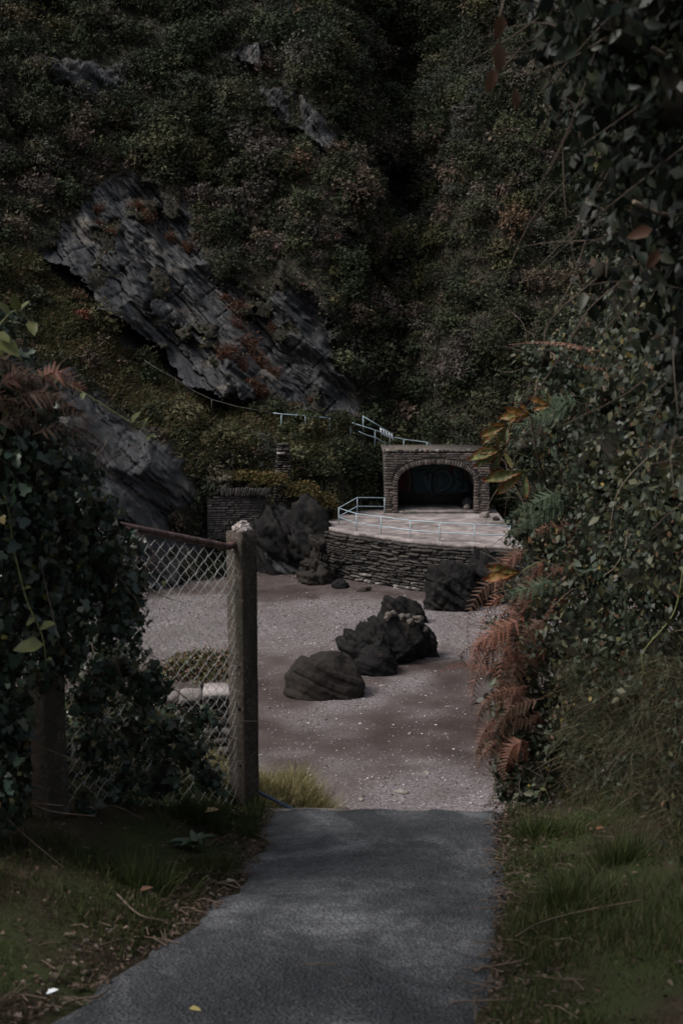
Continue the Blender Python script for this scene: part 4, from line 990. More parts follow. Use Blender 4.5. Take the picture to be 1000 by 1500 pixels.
# ------------------------------------------------------------------ hedges
def cloud(blobs, dens, lo=.62, hi=1.08, seed=1, clip=None, gap=None):
    P, Dn = [], []; Cn = np.array([b[0] for b in blobs]); Rn = np.array([b[1] for b in blobs])
    r_ = np.random.default_rng(seed)
    for c, r in zip(Cn, Rn):
        n = int(dens * r * r); d = unit(r_.normal(size=(n, 3)))
        lump = 1 + .38 * fbm(d[:, 0] * 2 + c[0] * 5, d[:, 1] * 2 + c[2] * 5, d[:, 2] * 2, 3, 98)
        p = c + d * (r * r_.uniform(lo, hi, n) * lump)[:, None]
        v = unit(EYE - c); keep = ((d @ v) > -.25) | (r_.random(n) < .3)
        if gap: keep &= (fbm(p[:, 0] * 2.6, p[:, 1] * 2.6, p[:, 2] * 2.6, 3, 99) < gap) | (np.linalg.norm(p - c, axis=1) < .84 * r)
        dist = np.linalg.norm(p[:, None] - Cn[None], axis=2) / Rn[None]; keep &= dist.min(1) > .5
        P.append(p[keep]); Dn.append(d[keep])
    P, Dn = np.vstack(P), np.vstack(Dn)
    if clip is not None:
        k_ = clip(P); P, Dn = P[k_], Dn[k_]
    return P, Dn
def core(blobs, k, seed):  # solid dark blobs added inside the leaves to block light and look shaded
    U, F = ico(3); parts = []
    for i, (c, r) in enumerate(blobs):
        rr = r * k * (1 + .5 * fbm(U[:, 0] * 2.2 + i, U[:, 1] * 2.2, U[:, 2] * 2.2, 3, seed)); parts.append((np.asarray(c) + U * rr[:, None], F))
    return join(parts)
def leaf_set(parent, tmpl, P, Dd, Nn, S, C, mat, n_obj=300, name='leaf', rest_t=None):
    """the leaves that show largest are objects, the rest one stuff part"""
    px, py = proj(P[:, 0], P[:, 1], P[:, 2]); dist = np.linalg.norm(P - EYE, axis=1)
    vis = (px > 4) & (px < 996) & (py > 4) & (py < 1496)
    facing = (unit(Nn) * unit(EYE - P)).sum(1)
    sc = np.where(vis, S / dist * (.4 + np.abs(facing)), 0)
    # favour the leaves nearest the viewer within small screen cells, so that they are the visible ones
    cellid = (px // 26).astype(int) * 1000 + (py // 26).astype(int); order = np.lexsort((dist, cellid)); first = np.ones(len(P), bool)
    o_s = cellid[order]; rank = np.zeros(len(P), int)
    st_ = np.concatenate([[True], o_s[1:] != o_s[:-1]]); idx = np.arange(len(P)); start = np.maximum.accumulate(np.where(st_, idx, 0)); rank[order] = idx - start
    sc = np.where(rank < 3, sc, sc * .2)
    top = np.argsort(-sc)[:n_obj]; rest = np.setdiff1d(np.arange(len(P)), top)
    V, F, CC = scatter_geo(*(rest_t or tmpl), P[rest], Dd[rest], Nn[rest], S[rest], C[rest]); tag(mobj('foliage', V, F, M[mat], parent, C=CC), kind='stuff')
    nv = 10; var = [make_mesh(name, tmpl[0], [np.asarray(g) for g in tmpl[1]], M[mat], C=np.tile(C[top[i * len(top) // nv]], (len(tmpl[0]), 1))) for i in range(nv)]
    X = unit(Dd); Z = unit(Nn - (Nn * X).sum(1, keepdims=True) * X); Y = np.cross(Z, X); pl_ = wloc(parent)
    for j, i in enumerate(top):
        o = bpy.data.objects.new(name, var[j % nv]); COL.objects.link(o); o.parent = parent
        m = Matrix(np.stack([X[i], Y[i], Z[i]], 1).tolist()); o.location = P[i] - pl_; o.rotation_euler = m.to_euler(); o.scale = (S[i],) * 3
def orient(P, Dn, out=.8, droop=.6, up=.35, rnd=.6):
    n = len(P); Nn = unit(out * Dn + rnd * rng.normal(size=(n, 3)) + np.array([0, 0, up])); Dd = unit(rng.normal(size=(n, 3)) + np.array([0, 0, -droop * 1.5])); return Dd, Nn
def B(l): return [(at_y(px, py, Y), r) for px, py, Y, r in l]
def BL(l): return [(at_y(px, py, Y - (Y < 6.75 or px > 225) * (.28 if py > 860 else .15) * (px > 110)), r * (.95 if px > 110 else 1)) for px, py, Y, r in l]
def twigs(parent, blobs, n, rad, name='branch', L=(.25, .6), mat='bark', droop=.1):
    lst = []
    for _ in range(n):
        c, r = blobs[random.randrange(len(blobs))]; d = unit(rng.normal(size=3)); p0 = np.asarray(c) + d * r * rng.uniform(.3, .8)
        e = unit(d + rng.normal(size=3) * .6); l = rng.uniform(*L); p2 = p0 + e * l + np.array([0, 0, -droop * l]); pm = (p0 + p2) / 2 + rng.normal(size=3) * .08 * l
        lst.append((spline([p0, pm, p2], 7), np.linspace(rad, rad * .35, 7)))
    V, F = tubes_fast(lst, 5); return tag(mobj(name, V, F, M[mat], parent), kind='stuff')

IVY = np.array([[.018, .034, .021], [.026, .046, .029], [.038, .056, .036], [.056, .064, .034], [.025, .044, .034]])
HDG = np.array([[.026, .039, .023], [.038, .053, .033], [.052, .066, .043], [.074, .076, .038], [.042, .053, .046]])
# left: ivy over the fence
LB = BL([(-60, 560, 5.3, .30), (10, 610, 5.4, .26), (-60, 720, 5.2, .36), (60, 700, 5.6, .26), (20, 800, 5.5, .30), (110, 770, 5.9, .22), (150, 830, 6.1, .20), (70, 880, 5.7, .25), (-40, 950, 5.3, .36), (170, 900, 6.25, .18),
        (195, 850, 6.3, .10), (165, 985, 6.35, .17), (215, 1000, 6.5, .14), (190, 1075, 6.55, .18), (245, 1070, 6.7, .15), (280, 1100, 6.85, .13), (300, 1050, 6.9, .07), (235, 1140, 6.7, .15), (305, 1140, 6.95, .10), (170, 1150, 6.5, .14), (140, 1090, 6.3, .14),
        (10, 1060, 5.35, .16), (-40, 1150, 5.2, .26), (10, 1170, 5.3, .12), (120, 1180, 6.2, .08), (130, 1020, 6.25, .12), (75, 960, 5.75, .16), (150, 740, 6.0, .08), (195, 795, 6.25, .06), (120, 690, 5.9, .10), (60, 600, 5.6, .10), (-20, 500, 5.4, .16), (130, 930, 6.8, .2), (135, 1030, 6.9, .2), (185, 950, 7.1, .14), (120, 1110, 6.8, .2), (160, 870, 7.0, .15), (40, 960, 6.3, .25), (30, 1080, 6.4, .25), (200, 1040, 7.1, .14), (215, 1110, 7.2, .16)])
lh = empty('ivy_hedge', (-1.7, 6.0, float(ground_z(-1.7, 6.0))), 'dark glossy ivy overgrowing the fence on the left of the path', 'hedge')
def clipL(P):
    px, py = proj(P[:, 0], P[:, 1], P[:, 2]); return ~((px > 48) & (px < 110) & (py > 1005 + 15 * np.sin(px * .3)) & (P[:, 1] < 6.2)) & (P[:, 2] > ground_z(P[:, 0], P[:, 1]) + .02)
P, Dn = cloud(LB, 13000, .5, 1.12, 3, clipL)
Dd, Nn = orient(P, Dn, .9, .8, .35, .5)
S = .020 + rng.gamma(2.2, .0085, len(P)).clip(0, .05); C = IVY[rng.integers(5, size=len(P))] * rng.uniform(.65, 1.45, (len(P), 1))
yl = rng.random(len(P)) < .03; C[yl] = np.array([.14, .12, .035]) * rng.uniform(.7, 1.2, (yl.sum(), 1))
leaf_set(lh, leaf_ivy(), P, Dd, Nn, S, C, 'ivy')
V, F = core(LB, .5, 5); px, py = proj(V[:, 0], V[:, 1], V[:, 2]); tag(mobj('dark_core', V, F, M['core_shade'], lh), kind='stuff')
twigs(lh, LB, 260, .0032, 'branch', (.15, .45), 'twig')

# the ivy hedge runs on to the left, beyond the frame
EX = [(np.array(c), r) for c, r in (((-2.45, 5.5, 12.3), .55), ((-2.5, 5.6, 13.1), .5), ((-3.1, 5.5, 12.5), .6), ((-3.2, 5.7, 13.3), .55), ((-3.9, 5.4, 12.7), .65), ((-4.0, 5.6, 13.5), .55), ((-4.7, 5.3, 12.9), .65), ((-4.8, 5.4, 13.7), .55), ((-5.5, 5.2, 13.1), .7), ((-2.4, 5.6, 11.7), .5), ((-3.2, 5.6, 11.9), .55), ((-4.2, 5.5, 12.1), .55))]
P, Dn = cloud(EX, 4200, .55, 1.1, 9, clipL); Dd, Nn = orient(P, Dn, .9, .8, .35, .5)
V, F, C = scatter_geo(*leaf_quad(.8), P, Dd, Nn, rng.uniform(.04, .075, len(P)), IVY[rng.integers(5, size=len(P))] * rng.uniform(.65, 1.45, (len(P), 1))); tag(mobj('foliage', V, F, M['ivy'], lh, C=C), kind='stuff')
V, F = core(EX, .7, 7); tag(mobj('dark_core', V, F, M['core_shade'], lh), kind='stuff')

# right: mixed hedge
RB = B([(800, 1120, 8.2, .30), (765, 1040, 8.2, .26), (775, 960, 8.3, .26), (800, 880, 8.3, .30), (800, 800, 8.3, .28), (800, 720, 8.4, .32), (800, 640, 8.5, .32), (830, 560, 8.6, .32), (870, 490, 8.6, .30),
        (880, 1060, 7.6, .40), (880, 930, 7.6, .45), (890, 800, 7.6, .48), (895, 670, 7.6, .46), (915, 550, 7.6, .44), (940, 440, 7.6, .40),
        (985, 1120, 6.6, .42), (985, 980, 6.6, .48), (990, 830, 6.6, .5), (1000, 680, 6.6, .5), (1010, 540, 6.6, .48), (1030, 400, 6.6, .45),
        (1130, 1150, 5.4, .45), (1130, 950, 5.4, .5), (1130, 750, 5.4, .5), (1130, 550, 5.4, .5), (1120, 1300, 4.6, .32), (1180, 1100, 4.4, .4),
        (770, 590, 8.5, .12), (745, 700, 8.4, .10), (780, 520, 8.6, .12), (725, 1090, 8.1, .10), (735, 1000, 8.2, .10), (730, 920, 8.2, .10), (755, 1150, 8.0, .12), (930, 1170, 7.0, .22), (1010, 1220, 6.2, .25), (860, 1150, 7.5, .2), (745, 1120, 7.75, .12), (740, 1060, 7.8, .13), (760, 990, 7.9, .15), (775, 1085, 7.8, .16), (790, 1150, 7.6, .12), (750, 930, 8.0, .13), (770, 860, 8.0, .14), (765, 780, 8.1, .12), (765, 660, 8.2, .14), (800, 520, 8.3, .16), (735, 1160, 7.6, .07), (770, 1130, 8.6, .22), (760, 1060, 8.7, .2), (775, 1180, 8.5, .2), (770, 980, 8.8, .2), (805, 950, 8.1, .2), (810, 1020, 8.0, .2), (815, 1090, 7.9, .2), (825, 1150, 7.8, .16), (840, 1010, 8.3, .25), (845, 1100, 8.2, .25)])
rh = empty('mixed_hedge', (1.8, 7.2, float(ground_z(1.8, 7.2))), 'tall tangled hedge of small dark leaves along the right of the path', 'hedge')
def clipR(P): return P[:, 2] > ground_z(P[:, 0], P[:, 1]) + .01
P, Dn = cloud(RB, 16000, .45, 1.16, 4, clipR, .14)
Dd, Nn = orient(P, Dn, .7, .7, .4, .65)
S = .020 + rng.gamma(2.2, .009, len(P)).clip(0, .055); sp_ = fbm(P[:, 0] * 1.6, P[:, 1] * 1.6, P[:, 2] * 1.6, 3, 101)
ci = np.clip((sp_ * 3.2 + 2.2 + rng.normal(size=len(P)) * .8).astype(int), 0, 4); C = HDG[ci] * rng.uniform(.6, 1.45, (len(P), 1))
yw = rng.random(len(P)) < .025 * (P[:, 0] < 1.5); C[yw] = np.array([.20, .15, .045]) * rng.uniform(.6, 1.2, (yw.sum(), 1))
m_ = rng.random(len(P)) < .05; C[m_] = np.array([.12, .07, .04]) * rng.uniform(.6, 1.3, (m_.sum(), 1))
leaf_set(rh, leaf_oval(.6), P, Dd, Nn, S, C, 'leaf', rest_t=leaf_quad(.62))
V, F = core(RB, .5, 6); tag(mobj('dark_core', V, F, M['core_shade'], rh), kind='stuff')
twigs(rh, RB, 420, .003, 'branch', (.15, .45), 'twig'); twigs(rh, RB[9:], 26, .003, 'dead_twig', (.2, .5), 'deadstem')

# upper right: overhanging tree, close to the camera
TB = B([(880, 60, 4.3, .22), (960, 30, 4.0, .30), (1040, 120, 3.9, .34), (950, 150, 4.3, .26), (880, 150, 4.6, .16), (840, 20, 4.6, .16), (990, 260, 4.2, .28), (910, 240, 4.6, .16), (930, 330, 4.6, .12), (990, 380, 4.5, .22), (1060, 420, 4.2, .3),
        (900, -60, 4.2, .3), (1050, -40, 3.9, .36), (1080, 300, 3.8, .3), (800, 80, 4.8, .07), (820, 170, 4.8, .07), (860, 300, 4.9, .07), (840, 240, 4.9, .06), (880, 400, 5.0, .08), (870, 440, 5.0, .05), (900, 350, 4.8, .08), (790, 20, 4.7, .06), (1000, 520, 4.4, .14), (1030, 600, 4.2, .14), (1040, 700, 4.2, .10)])
tb = np.array([2.3, 4.6]); tr = empty('overhanging_tree', (tb[0], tb[1], float(ground_z(*tb))), 'dark leafy tree overhanging the path at the upper right', 'tree')
V, F = tube(spline([[tb[0], tb[1], float(ground_z(*tb)) - .2], [2.15, 4.55, 13.2], [2.2, 4.5, 14.6], [1.95, 4.4, 16.2], [1.8, 4.3, 17.6]], 16), np.linspace(.12, .05, 16), 10); mobj('trunk', V, F, M['bark'], tr, smooth=True)
for c, r in TB[:14]:
    s = np.array([2.1, 4.5, min(c[2] - .3, 16.5)]); V, F = tube(spline([s, (s + c) / 2 + [0, 0, .15], c, c + unit(c - s) * r * .8], 12), np.linspace(.028, .006, 12), 6); mobj('limb', V, F, M['bark'], tr)
P, Dn = cloud(TB, 8500, .35, 1.2, 5)
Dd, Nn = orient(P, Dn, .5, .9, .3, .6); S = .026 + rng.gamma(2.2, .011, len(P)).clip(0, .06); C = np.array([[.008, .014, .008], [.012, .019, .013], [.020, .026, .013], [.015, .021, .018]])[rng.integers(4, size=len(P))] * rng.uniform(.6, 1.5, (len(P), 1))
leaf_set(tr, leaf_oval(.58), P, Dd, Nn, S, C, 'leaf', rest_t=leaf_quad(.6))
V, F = core(TB, .5, 8); tag(mobj('dark_core', V, F, M['core_shade'], tr), kind='stuff')
twigs(tr, TB, 120, .004, 'branch', (.2, .5), 'bark', .3)
lv, lf = leaf_oval(.5)
for px, py, Y, s, d in [(728, 62, 3.4, .085, (.1, 0, -1)), (722, 100, 3.4, .07, (-.2, 0, -1)), (752, 130, 3.5, .06, (.2, 0, -1)), (735, 20, 3.4, .07, (-.2, .1, -1)), (955, 335, 3.6, .08, (-.9, 0, -.3)), (965, 365, 3.6, .07, (-.5, 0, -.8))]:
    V, F, C = scatter_geo(lv, lf, at_y(px, py, Y)[None], np.array([d]), np.array([[.2, -1, .3]]), np.array([s]), np.array([[.075, .036, .02]])); mobj('brown_leaf', V, F, M['leaf'], tr, C=C)
V, F = tube(spline([at_y(730, 66, 3.42), at_y(735, 10, 3.45), at_y(770, -60, 3.6), at_y(900, -140, 4.0)], 12), np.linspace(.002, .006, 12), 5); mobj('branch', V, F, M['bark'], tr)
V, F = tube(spline([at_y(928, 296, 3.7), at_y(960, 312, 3.8), at_y(1010, 318, 3.9)], 8), .007, 6); mobj('branch', V, F, M['deadstem'], tr)

# ------------------------------------------------------------------ bracken ferns
def pinna(nt=7):
    V, F = [], []
    for sgn in (1, -1):
        for j in range(nt):
            x0, x1 = j / nt, (j + .95) / nt; w_ = .17 * (1 - (x0 * .92)) + .015; b = len(V)
            V += [(x0, 0, 0), (x0 + .09, sgn * w_, -.02), (x1, 0, 0)]; F.append([b, b + 1, b + 2] if sgn < 0 else [b, b + 2, b + 1])
    V = np.array(V); V[:, 2] -= .10 * V[:, 0] ** 2; return V, [np.array(F)]
PIN = pinna()
def frond(parent, pts, width, col, nrm=(0, -.7, .7), n=22, stem=.0028, curl=.3):
    c = spline(pts, 40); T = unit(np.gradient(c, axis=0)); L = np.linalg.norm(np.diff(c, axis=0), axis=1).sum()
    t = np.linspace(.12, .985, n); i = (t * 39).astype(int); Pn = c[i]; Tn = T[i]
    Nn = unit(np.tile(np.asarray(nrm, float), (n, 1)) + .12 * rng.normal(size=(n, 3))); Sd = unit(np.cross(Nn, Tn))
    ln = width * np.clip(1.15 * (1 - t) ** .75 + .04, 0, 1) * np.minimum(1, .5 + t * 3)
    gs = []
    for s in (1, -1):
        D = unit(Sd * s + .45 * Tn + .10 * rng.normal(size=(n, 3)) - curl * Nn * .5 + np.array([0, 0, -.15]))
        cc = np.tile(np.asarray(col, float), (n, 1)) * rng.uniform(.7, 1.35, (n, 1))
        gs.append(scatter_geo(*PIN, Pn, D, Nn, ln * rng.uniform(.85, 1.1, n), cc))
    V = np.vstack([g[0] for g in gs]); F = [np.vstack([gs[0][1][0], gs[1][1][0] + len(gs[0][0])])]; C = np.vstack([g[2] for g in gs])
    sv, sf = tube(c, np.linspace(stem, stem * .4, 40), 4, False); sf = np.array(sf) + len(V)
    mobj('frond', np.vstack([V, sv]), F + [sf], M['grass'], parent, C=np.vstack([C, np.tile(np.asarray(col) * .9, (len(sv), 1))]))
RUST = (.175, .080, .056); SALM = (.34, .18, .135); GREEN = (.055, .085, .050); BROWN = (.105, .062, .043)
def pxs(l, Y): return [at_y(a, b, Y + (q * .03)) for q, (a, b) in enumerate(l)]
fr_ = empty('bracken_fern', tuple(at_y(770, 1000, 7.8)[:2]) + (float(ground_z(1.15, 7.0)),), 'rust brown bracken drooping out of the hedge beside the path end', 'fern')
for l, w_, c_ in [([(862, 800), (845, 775), (800, 772), (775, 790)], .10, RUST), ([(858, 798), (840, 826), (800, 842), (752, 850)], .10, RUST), ([(830, 868), (812, 890), (788, 918)], .07, RUST), ([(770, 905), (725, 925), (700, 950), (690, 985)], .12, RUST),
                   ([(760, 945), (715, 935), (696, 950), (690, 970)], .09, RUST), ([(730, 985), (690, 975), (655, 978), (636, 995)], .05, RUST), ([(800, 905), (770, 930), (740, 975)], .10, BROWN), ([(760, 960), (745, 1000), (705, 1040), (695, 1080)], .12, BROWN)]:
    frond(fr_, pxs(l, 7.55), w_, c_)
for _ in range(44):
    bx_, by_ = rng.uniform(728, 810), rng.uniform(780, 1090); dx, dy = rng.uniform(-75, -5), rng.uniform(40, 130)
    frond(fr_, pxs([(bx_, by_), (bx_ + dx * .55, by_ + dy * .15), (bx_ + dx * .9, by_ + dy * .55), (max(bx_ + dx, 684), by_ + dy)], rng.uniform(7.5, 7.9)), rng.uniform(.06, .12), np.array(RUST if rng.random() < .5 else BROWN) * rng.uniform(.7, 1.2), n=18)
fg = empty('green_fern', tuple(at_y(800, 800, 7.6)[:2]) + (float(ground_z(1.2, 7.0)),), 'green fern fronds reaching out of the hedge toward the terrace railing', 'fern')
for l, w_ in [([(830, 715), (795, 732), (760, 748), (733, 768)], .10), ([(815, 735), (785, 755), (755, 775), (738, 790)], .09), ([(815, 850), (785, 858), (755, 868), (730, 882)], .10), ([(840, 600), (800, 605), (770, 618), (750, 640)], .09), ([(850, 590), (810, 585), (775, 592)], .09), ([(830, 730), (800, 750), (775, 780)], .10)]:
    frond(fg, pxs(l, 7.4), w_, GREEN)
fs = empty('bracken_fern', tuple(at_y(850, 510, 7.3)[:2]) + (float(ground_z(1.5, 7.0)),), 'salmon pink bracken frond sticking out level from the top of the hedge', 'fern')
frond(fs, pxs([(870, 512), (830, 503), (790, 501), (744, 505)], 7.3), .045, SALM, nrm=(0, -.35, .9)); frond(fs, pxs([(920, 535), (880, 540), (838, 534)], 7.2), .06, RUST, nrm=(0, -.5, .8)); frond(fs, pxs([(880, 515), (840, 507), (770, 500)], 7.35), .045, SALM, nrm=(0, -.3, .9))
fl = empty('bracken_fern', (-1.6, 5.3, float(ground_z(-1.6, 5.3))), 'brown bracken fronds lying over the ivy at the left edge', 'fern')
for _ in range(12):
    bx_, by_ = rng.uniform(-40, 60), rng.uniform(480, 640); dx, dy = rng.uniform(50, 120), rng.uniform(10, 75)
    frond(fl, pxs([(bx_, by_), (bx_ + dx * .4, by_ - 12), (bx_ + dx * .8, by_ + dy * .4), (bx_ + dx, by_ + dy)], rng.uniform(5.0, 5.35)), rng.uniform(.05, .09), np.array(BROWN if rng.random() < .8 else RUST) * rng.uniform(.5, 1.0), n=18)
for l in ([(80, 640), (120, 660), (160, 690), (190, 735)], [(100, 620), (140, 640), (180, 690)], [(-10, 500), (30, 500), (70, 508)], [(60, 700), (100, 760), (115, 790)], [(-20, 960), (30, 965), (75, 958)]):
    frond(fl, pxs(l, 5.45), .05, BROWN, n=16)

# ------------------------------------------------------------------ horse chestnut sapling in the hedge
def leaflet_mesh(seed, tone):
    r_ = np.random.default_rng(seed); nx_ = 17; V, C, F = [], [], []
    for i in range(nx_):
        x = i / (nx_ - 1); w_ = .26 * (math.sin(math.pi * min(1, x ** 1.25 * 1.02)) ** .8) * (.55 + .45 * x) + .004
        for j, f in enumerate((-1, -.8, 0, .8, 1)):
            V.append((x + (.03 if abs(f) > .9 and i % 2 else 0), f * w_ * .62 * (r_.uniform(.80, 1.12) if abs(f) > .9 else 1), .07 * abs(f) - .22 * x * x + r_.uniform(-.02, .02)))
            e = abs(f) > .9 or x > .93; C.append(np.array((.22, .055, .02) if e or r_.random() < .10 else tone if abs(f) > .1 else (tone[0] * 1.3, tone[1] * 1.3, tone[2] * 1.2)) * r_.uniform(.65, 1.3))
    for i in range(nx_ - 1):
        for j in range(4): F.append([i * 5 + j, i * 5 + 5 + j, i * 5 + 6 + j, i * 5 + j + 1])
    return make_mesh('leaflet', np.array(V), np.array(F), M['leaf'], C=np.array(C), smooth=True)
LM = [leaflet_mesh(1, (.115, .125, .050)), leaflet_mesh(2, (.145, .130, .045)), leaflet_mesh(3, (.19, .105, .03)), leaflet_mesh(4, (.085, .105, .050))]
ch = empty('chestnut_sapling', (1.75, 7.9, float(ground_z(1.75, 7.9))), 'horse chestnut sapling with rust edged palmate leaves poking out of the hedge', 'sapling')
V, F = tube(spline([[1.75, 7.9, float(ground_z(1.75, 7.9)) - .1], at_y(850, 900, 8.0), at_y(815, 760, 7.8), at_y(790, 680, 7.3), at_y(775, 610, 7.2)], 20), np.linspace(.016, .005, 20), 7); mobj('stem', V, F, M['bark'], ch)
def palm(c, att, tips, kinds, Y=7.1):
    c3 = at_y(c[0], c[1], Y); a3 = at_y(att[0], att[1], Y + .1); V, F = tube(spline([a3, (a3 + c3) / 2 + [0, 0, .01], c3], 8), .003, 6); st = mobj('leaf_stalk', V, F, M['greenstem'], ch)
    for i, (tx, ty) in enumerate(tips):
        t3 = at_y(tx, ty, Y - .06 + .03 * (i % 3)); L = np.linalg.norm(t3 - c3); X = unit(t3 - c3); Nn = unit(np.array([rng.normal() * .25, -1, .30 + rng.normal() * .2])); Z = unit(Nn - (Nn @ X) * X); Yv = np.cross(Z, X)
        o = bpy.data.objects.new('leaflet', LM[kinds[i % len(kinds)]]); COL.objects.link(o); o.parent = st; o.location = c3 - wloc(st); o.rotation_euler = Matrix(np.stack([X, Yv, Z], 1).tolist()).to_euler(); o.scale = (L * .85,) * 3
palm((736, 660), (785, 675), [(676, 671), (687, 687), (716, 697), (752, 688), (690, 659)], [0, 0, 3, 0, 1])
palm((768, 690), (788, 690), [(698, 704), (719, 729), (742, 715), (770, 735)], [0, 1, 0, 3])
palm((742, 622), (778, 625), [(697, 640), (699, 652), (725, 660), (741, 652), (716, 622), (757, 608)], [1, 1, 0, 3, 2, 2])
palm((775, 608), (780, 622), [(735, 596), (760, 588), (722, 610), (745, 618)], [2, 2, 1, 2], 7.25)
palm((762, 838), (800, 820), [(699, 848), (704, 830), (732, 852), (728, 834)], [2, 1, 2, 1])
palm((805, 595), (785, 612), [(770, 578), (800, 570), (775, 600)], [2, 0, 2], 7.3)

# ------------------------------------------------------------------ bramble stems
def bramble(pts, Y, rad, label, leaves, mat='greenstem', lc=(.10, .115, .045), ls=.05):
    p = [at_y(a, b, Y) for a, b in pts]; e = empty('bramble', p[0], label, 'bramble'); c = spline(p, 30)
    V, F = tube(c, np.linspace(rad, rad * .5, 30), 6); mobj('stem', V, F, M[mat], e)
    th = []
    for i in range(2, 28, 2): th.append((np.array([c[i], c[i] + unit(rng.normal(size=3)) * rad * 2.6]), np.array([rad * .5, .0002])))
    V, F = tubes_fast(th, 4); tag(mobj('thorns', V, F, M[mat], e), kind='stuff')
    for (px, py, s) in leaves:
        k_ = int(np.argmin([(proj(*q)[0] - px) ** 2 + (proj(*q)[1] - py) ** 2 for q in c])); base = c[k_]; tip = at_y(px, py, Y - .03)
        V, F, C = scatter_geo(*leaf_oval(.62), base[None], (tip - base)[None] + 1e-3, np.array([[.1, -.6, .8]]), np.array([max(s, np.linalg.norm(tip - base))]), np.array([lc]) * rng.uniform(.8, 1.2)); mobj('leaf', V, F, M['leaf'], e, C=C)
bramble([(15, 548), (60, 545), (110, 568), (170, 605), (220, 636)], 5.4, .0042, 'long arching green bramble stem reaching over the ivy at the left', [(203, 603, .03), (215, 612, .03), (228, 640, .04), (120, 585, .04), (215, 645, .03), (80, 560, .04)])
bramble([(-10, 690), (12, 740), (20, 800), (40, 880), (62, 930), (68, 975)], 5.1, .0055, 'thick green bramble stem hanging down in front of the dark ivy', [(40, 915, .05), (80, 912, .05), (18, 950, .05), (45, 860, .04), (8, 790, .05), (75, 965, .04)])
bramble([(-15, 500), (5, 470), (25, 455), (45, 470)], 5.0, .004, 'shoot with yellowish green leaves at the left edge above the bracken', [(-5, 440, .07), (20, 430, .07), (40, 442, .07), (48, 482, .08), (15, 500, .08), (30, 520, .07), (5, 520, .07)], 'greenstem', (.105, .115, .042))
bramble([(165, 765), (200, 780), (222, 805), (240, 850)], 6.2, .004, 'reddish bramble twig crossing the end of the brown rail', [(240, 860, .03), (190, 790, .03)], 'rust')
bramble([(1000, 640), (960, 660), (905, 720), (890, 800)], 6.0, .003, 'pale arching twig in front of the right hedge', [], 'deadstem')
bramble([(918, 780), (914, 805), (900, 830), (885, 843)], 6.3, .003, 'bent straw coloured stem in the middle of the right hedge', [], 'deadstem')
bramble([(1000, 835), (985, 900), (940, 960), (955, 1010)], 5.6, .0045, 'dark bramble stem looping in front of the right hedge', [(975, 905, .05), (940, 985, .05)], 'greenstem')

# ------------------------------------------------------------------ grass verges
def blades(name, n, xf, yr, L, wd, cols, label, dens=None, lean=.35, cat='grass'):
    y = rng.uniform(*yr, n); x = xf(y, n)
    if dens is not None: kq = rng.random(n) < dens(x, y); x, y = x[kq], y[kq]
    n = len(x); z = ground_z(x, y) - .004
    tuft = np.clip(.55 + 1.3 * fbm(x * 3.2, y * 3.2, 0, 3, 111), .2, 1.5)
    Ls = rng.uniform(*L, n) * tuft; D = unit(np.stack([rng.normal(size=n) * lean, rng.normal(size=n) * lean - .12, np.ones(n)], 1)); N = unit(np.stack([rng.normal(size=n), rng.normal(size=n), np.zeros(n)], 1))
    C = np.asarray(cols)[rng.integers(len(cols), size=n)] * rng.uniform(.65, 1.35, (n, 1))
    V, F, C = scatter_geo(bv, bf, np.stack([x, y, z], 1), D, N, np.stack([Ls, rng.uniform(*wd, n), Ls * .8], 1), C)
    return tag(mobj(name, V, F, M['grass'], C=C, origin=(float(x.mean()), float(y.mean()), float(z.min()))), label, cat, kind='stuff')
GG = [[.040, .062, .020], [.052, .074, .024], [.034, .050, .018], [.070, .078, .030], [.095, .080, .042]]
blades('grass', 80000, lambda y, n: edgeL(y) + .03 - 2.0 * rng.random(n) ** 1.25, (2.6, 7.25), (.03, .095), (.0025, .005), GG, 'short green grass on the left verge below the ivy', lambda x, y: sstep(-.05, .10, edgeL(y) - x) * np.clip(.75 + 1.7 * fbm(x * 1.5, y * 1.5, 0, 3, 112), .04, 1))
blades('grass', 76000, lambda y, n: edgeR(y) - .03 + 2.1 * rng.random(n) ** 1.25, (2.6, 7.7), (.035, .11), (.0025, .005), GG, 'short green grass on the right verge below the hedge', lambda x, y: sstep(-.05, .10, x - edgeR(y)) * np.clip(.75 + 1.7 * fbm(x * 1.5, y * 1.5, 0, 3, 113), .04, 1))
STR = [[.24, .21, .095], [.18, .175, .075], [.42, .36, .20], [.13, .13, .06]]
blades('grass', 24000, lambda y, n: .34 - 1.35 * rng.random(n) ** .9, (7.08, 8.5), (.07, .27), (.002, .005), STR, 'sunlit straw coloured long grass just beyond the end of the path', None, .5)
blades('grass', 6000, lambda y, n: edgeL(np.minimum(y, 7.0)) - .02 - rng.random(n) * .45, (6.3, 7.25), (.12, .30), (.003, .006), GG[:4], 'longer green grass tufts round the foot of the broken topped post', None, .45)
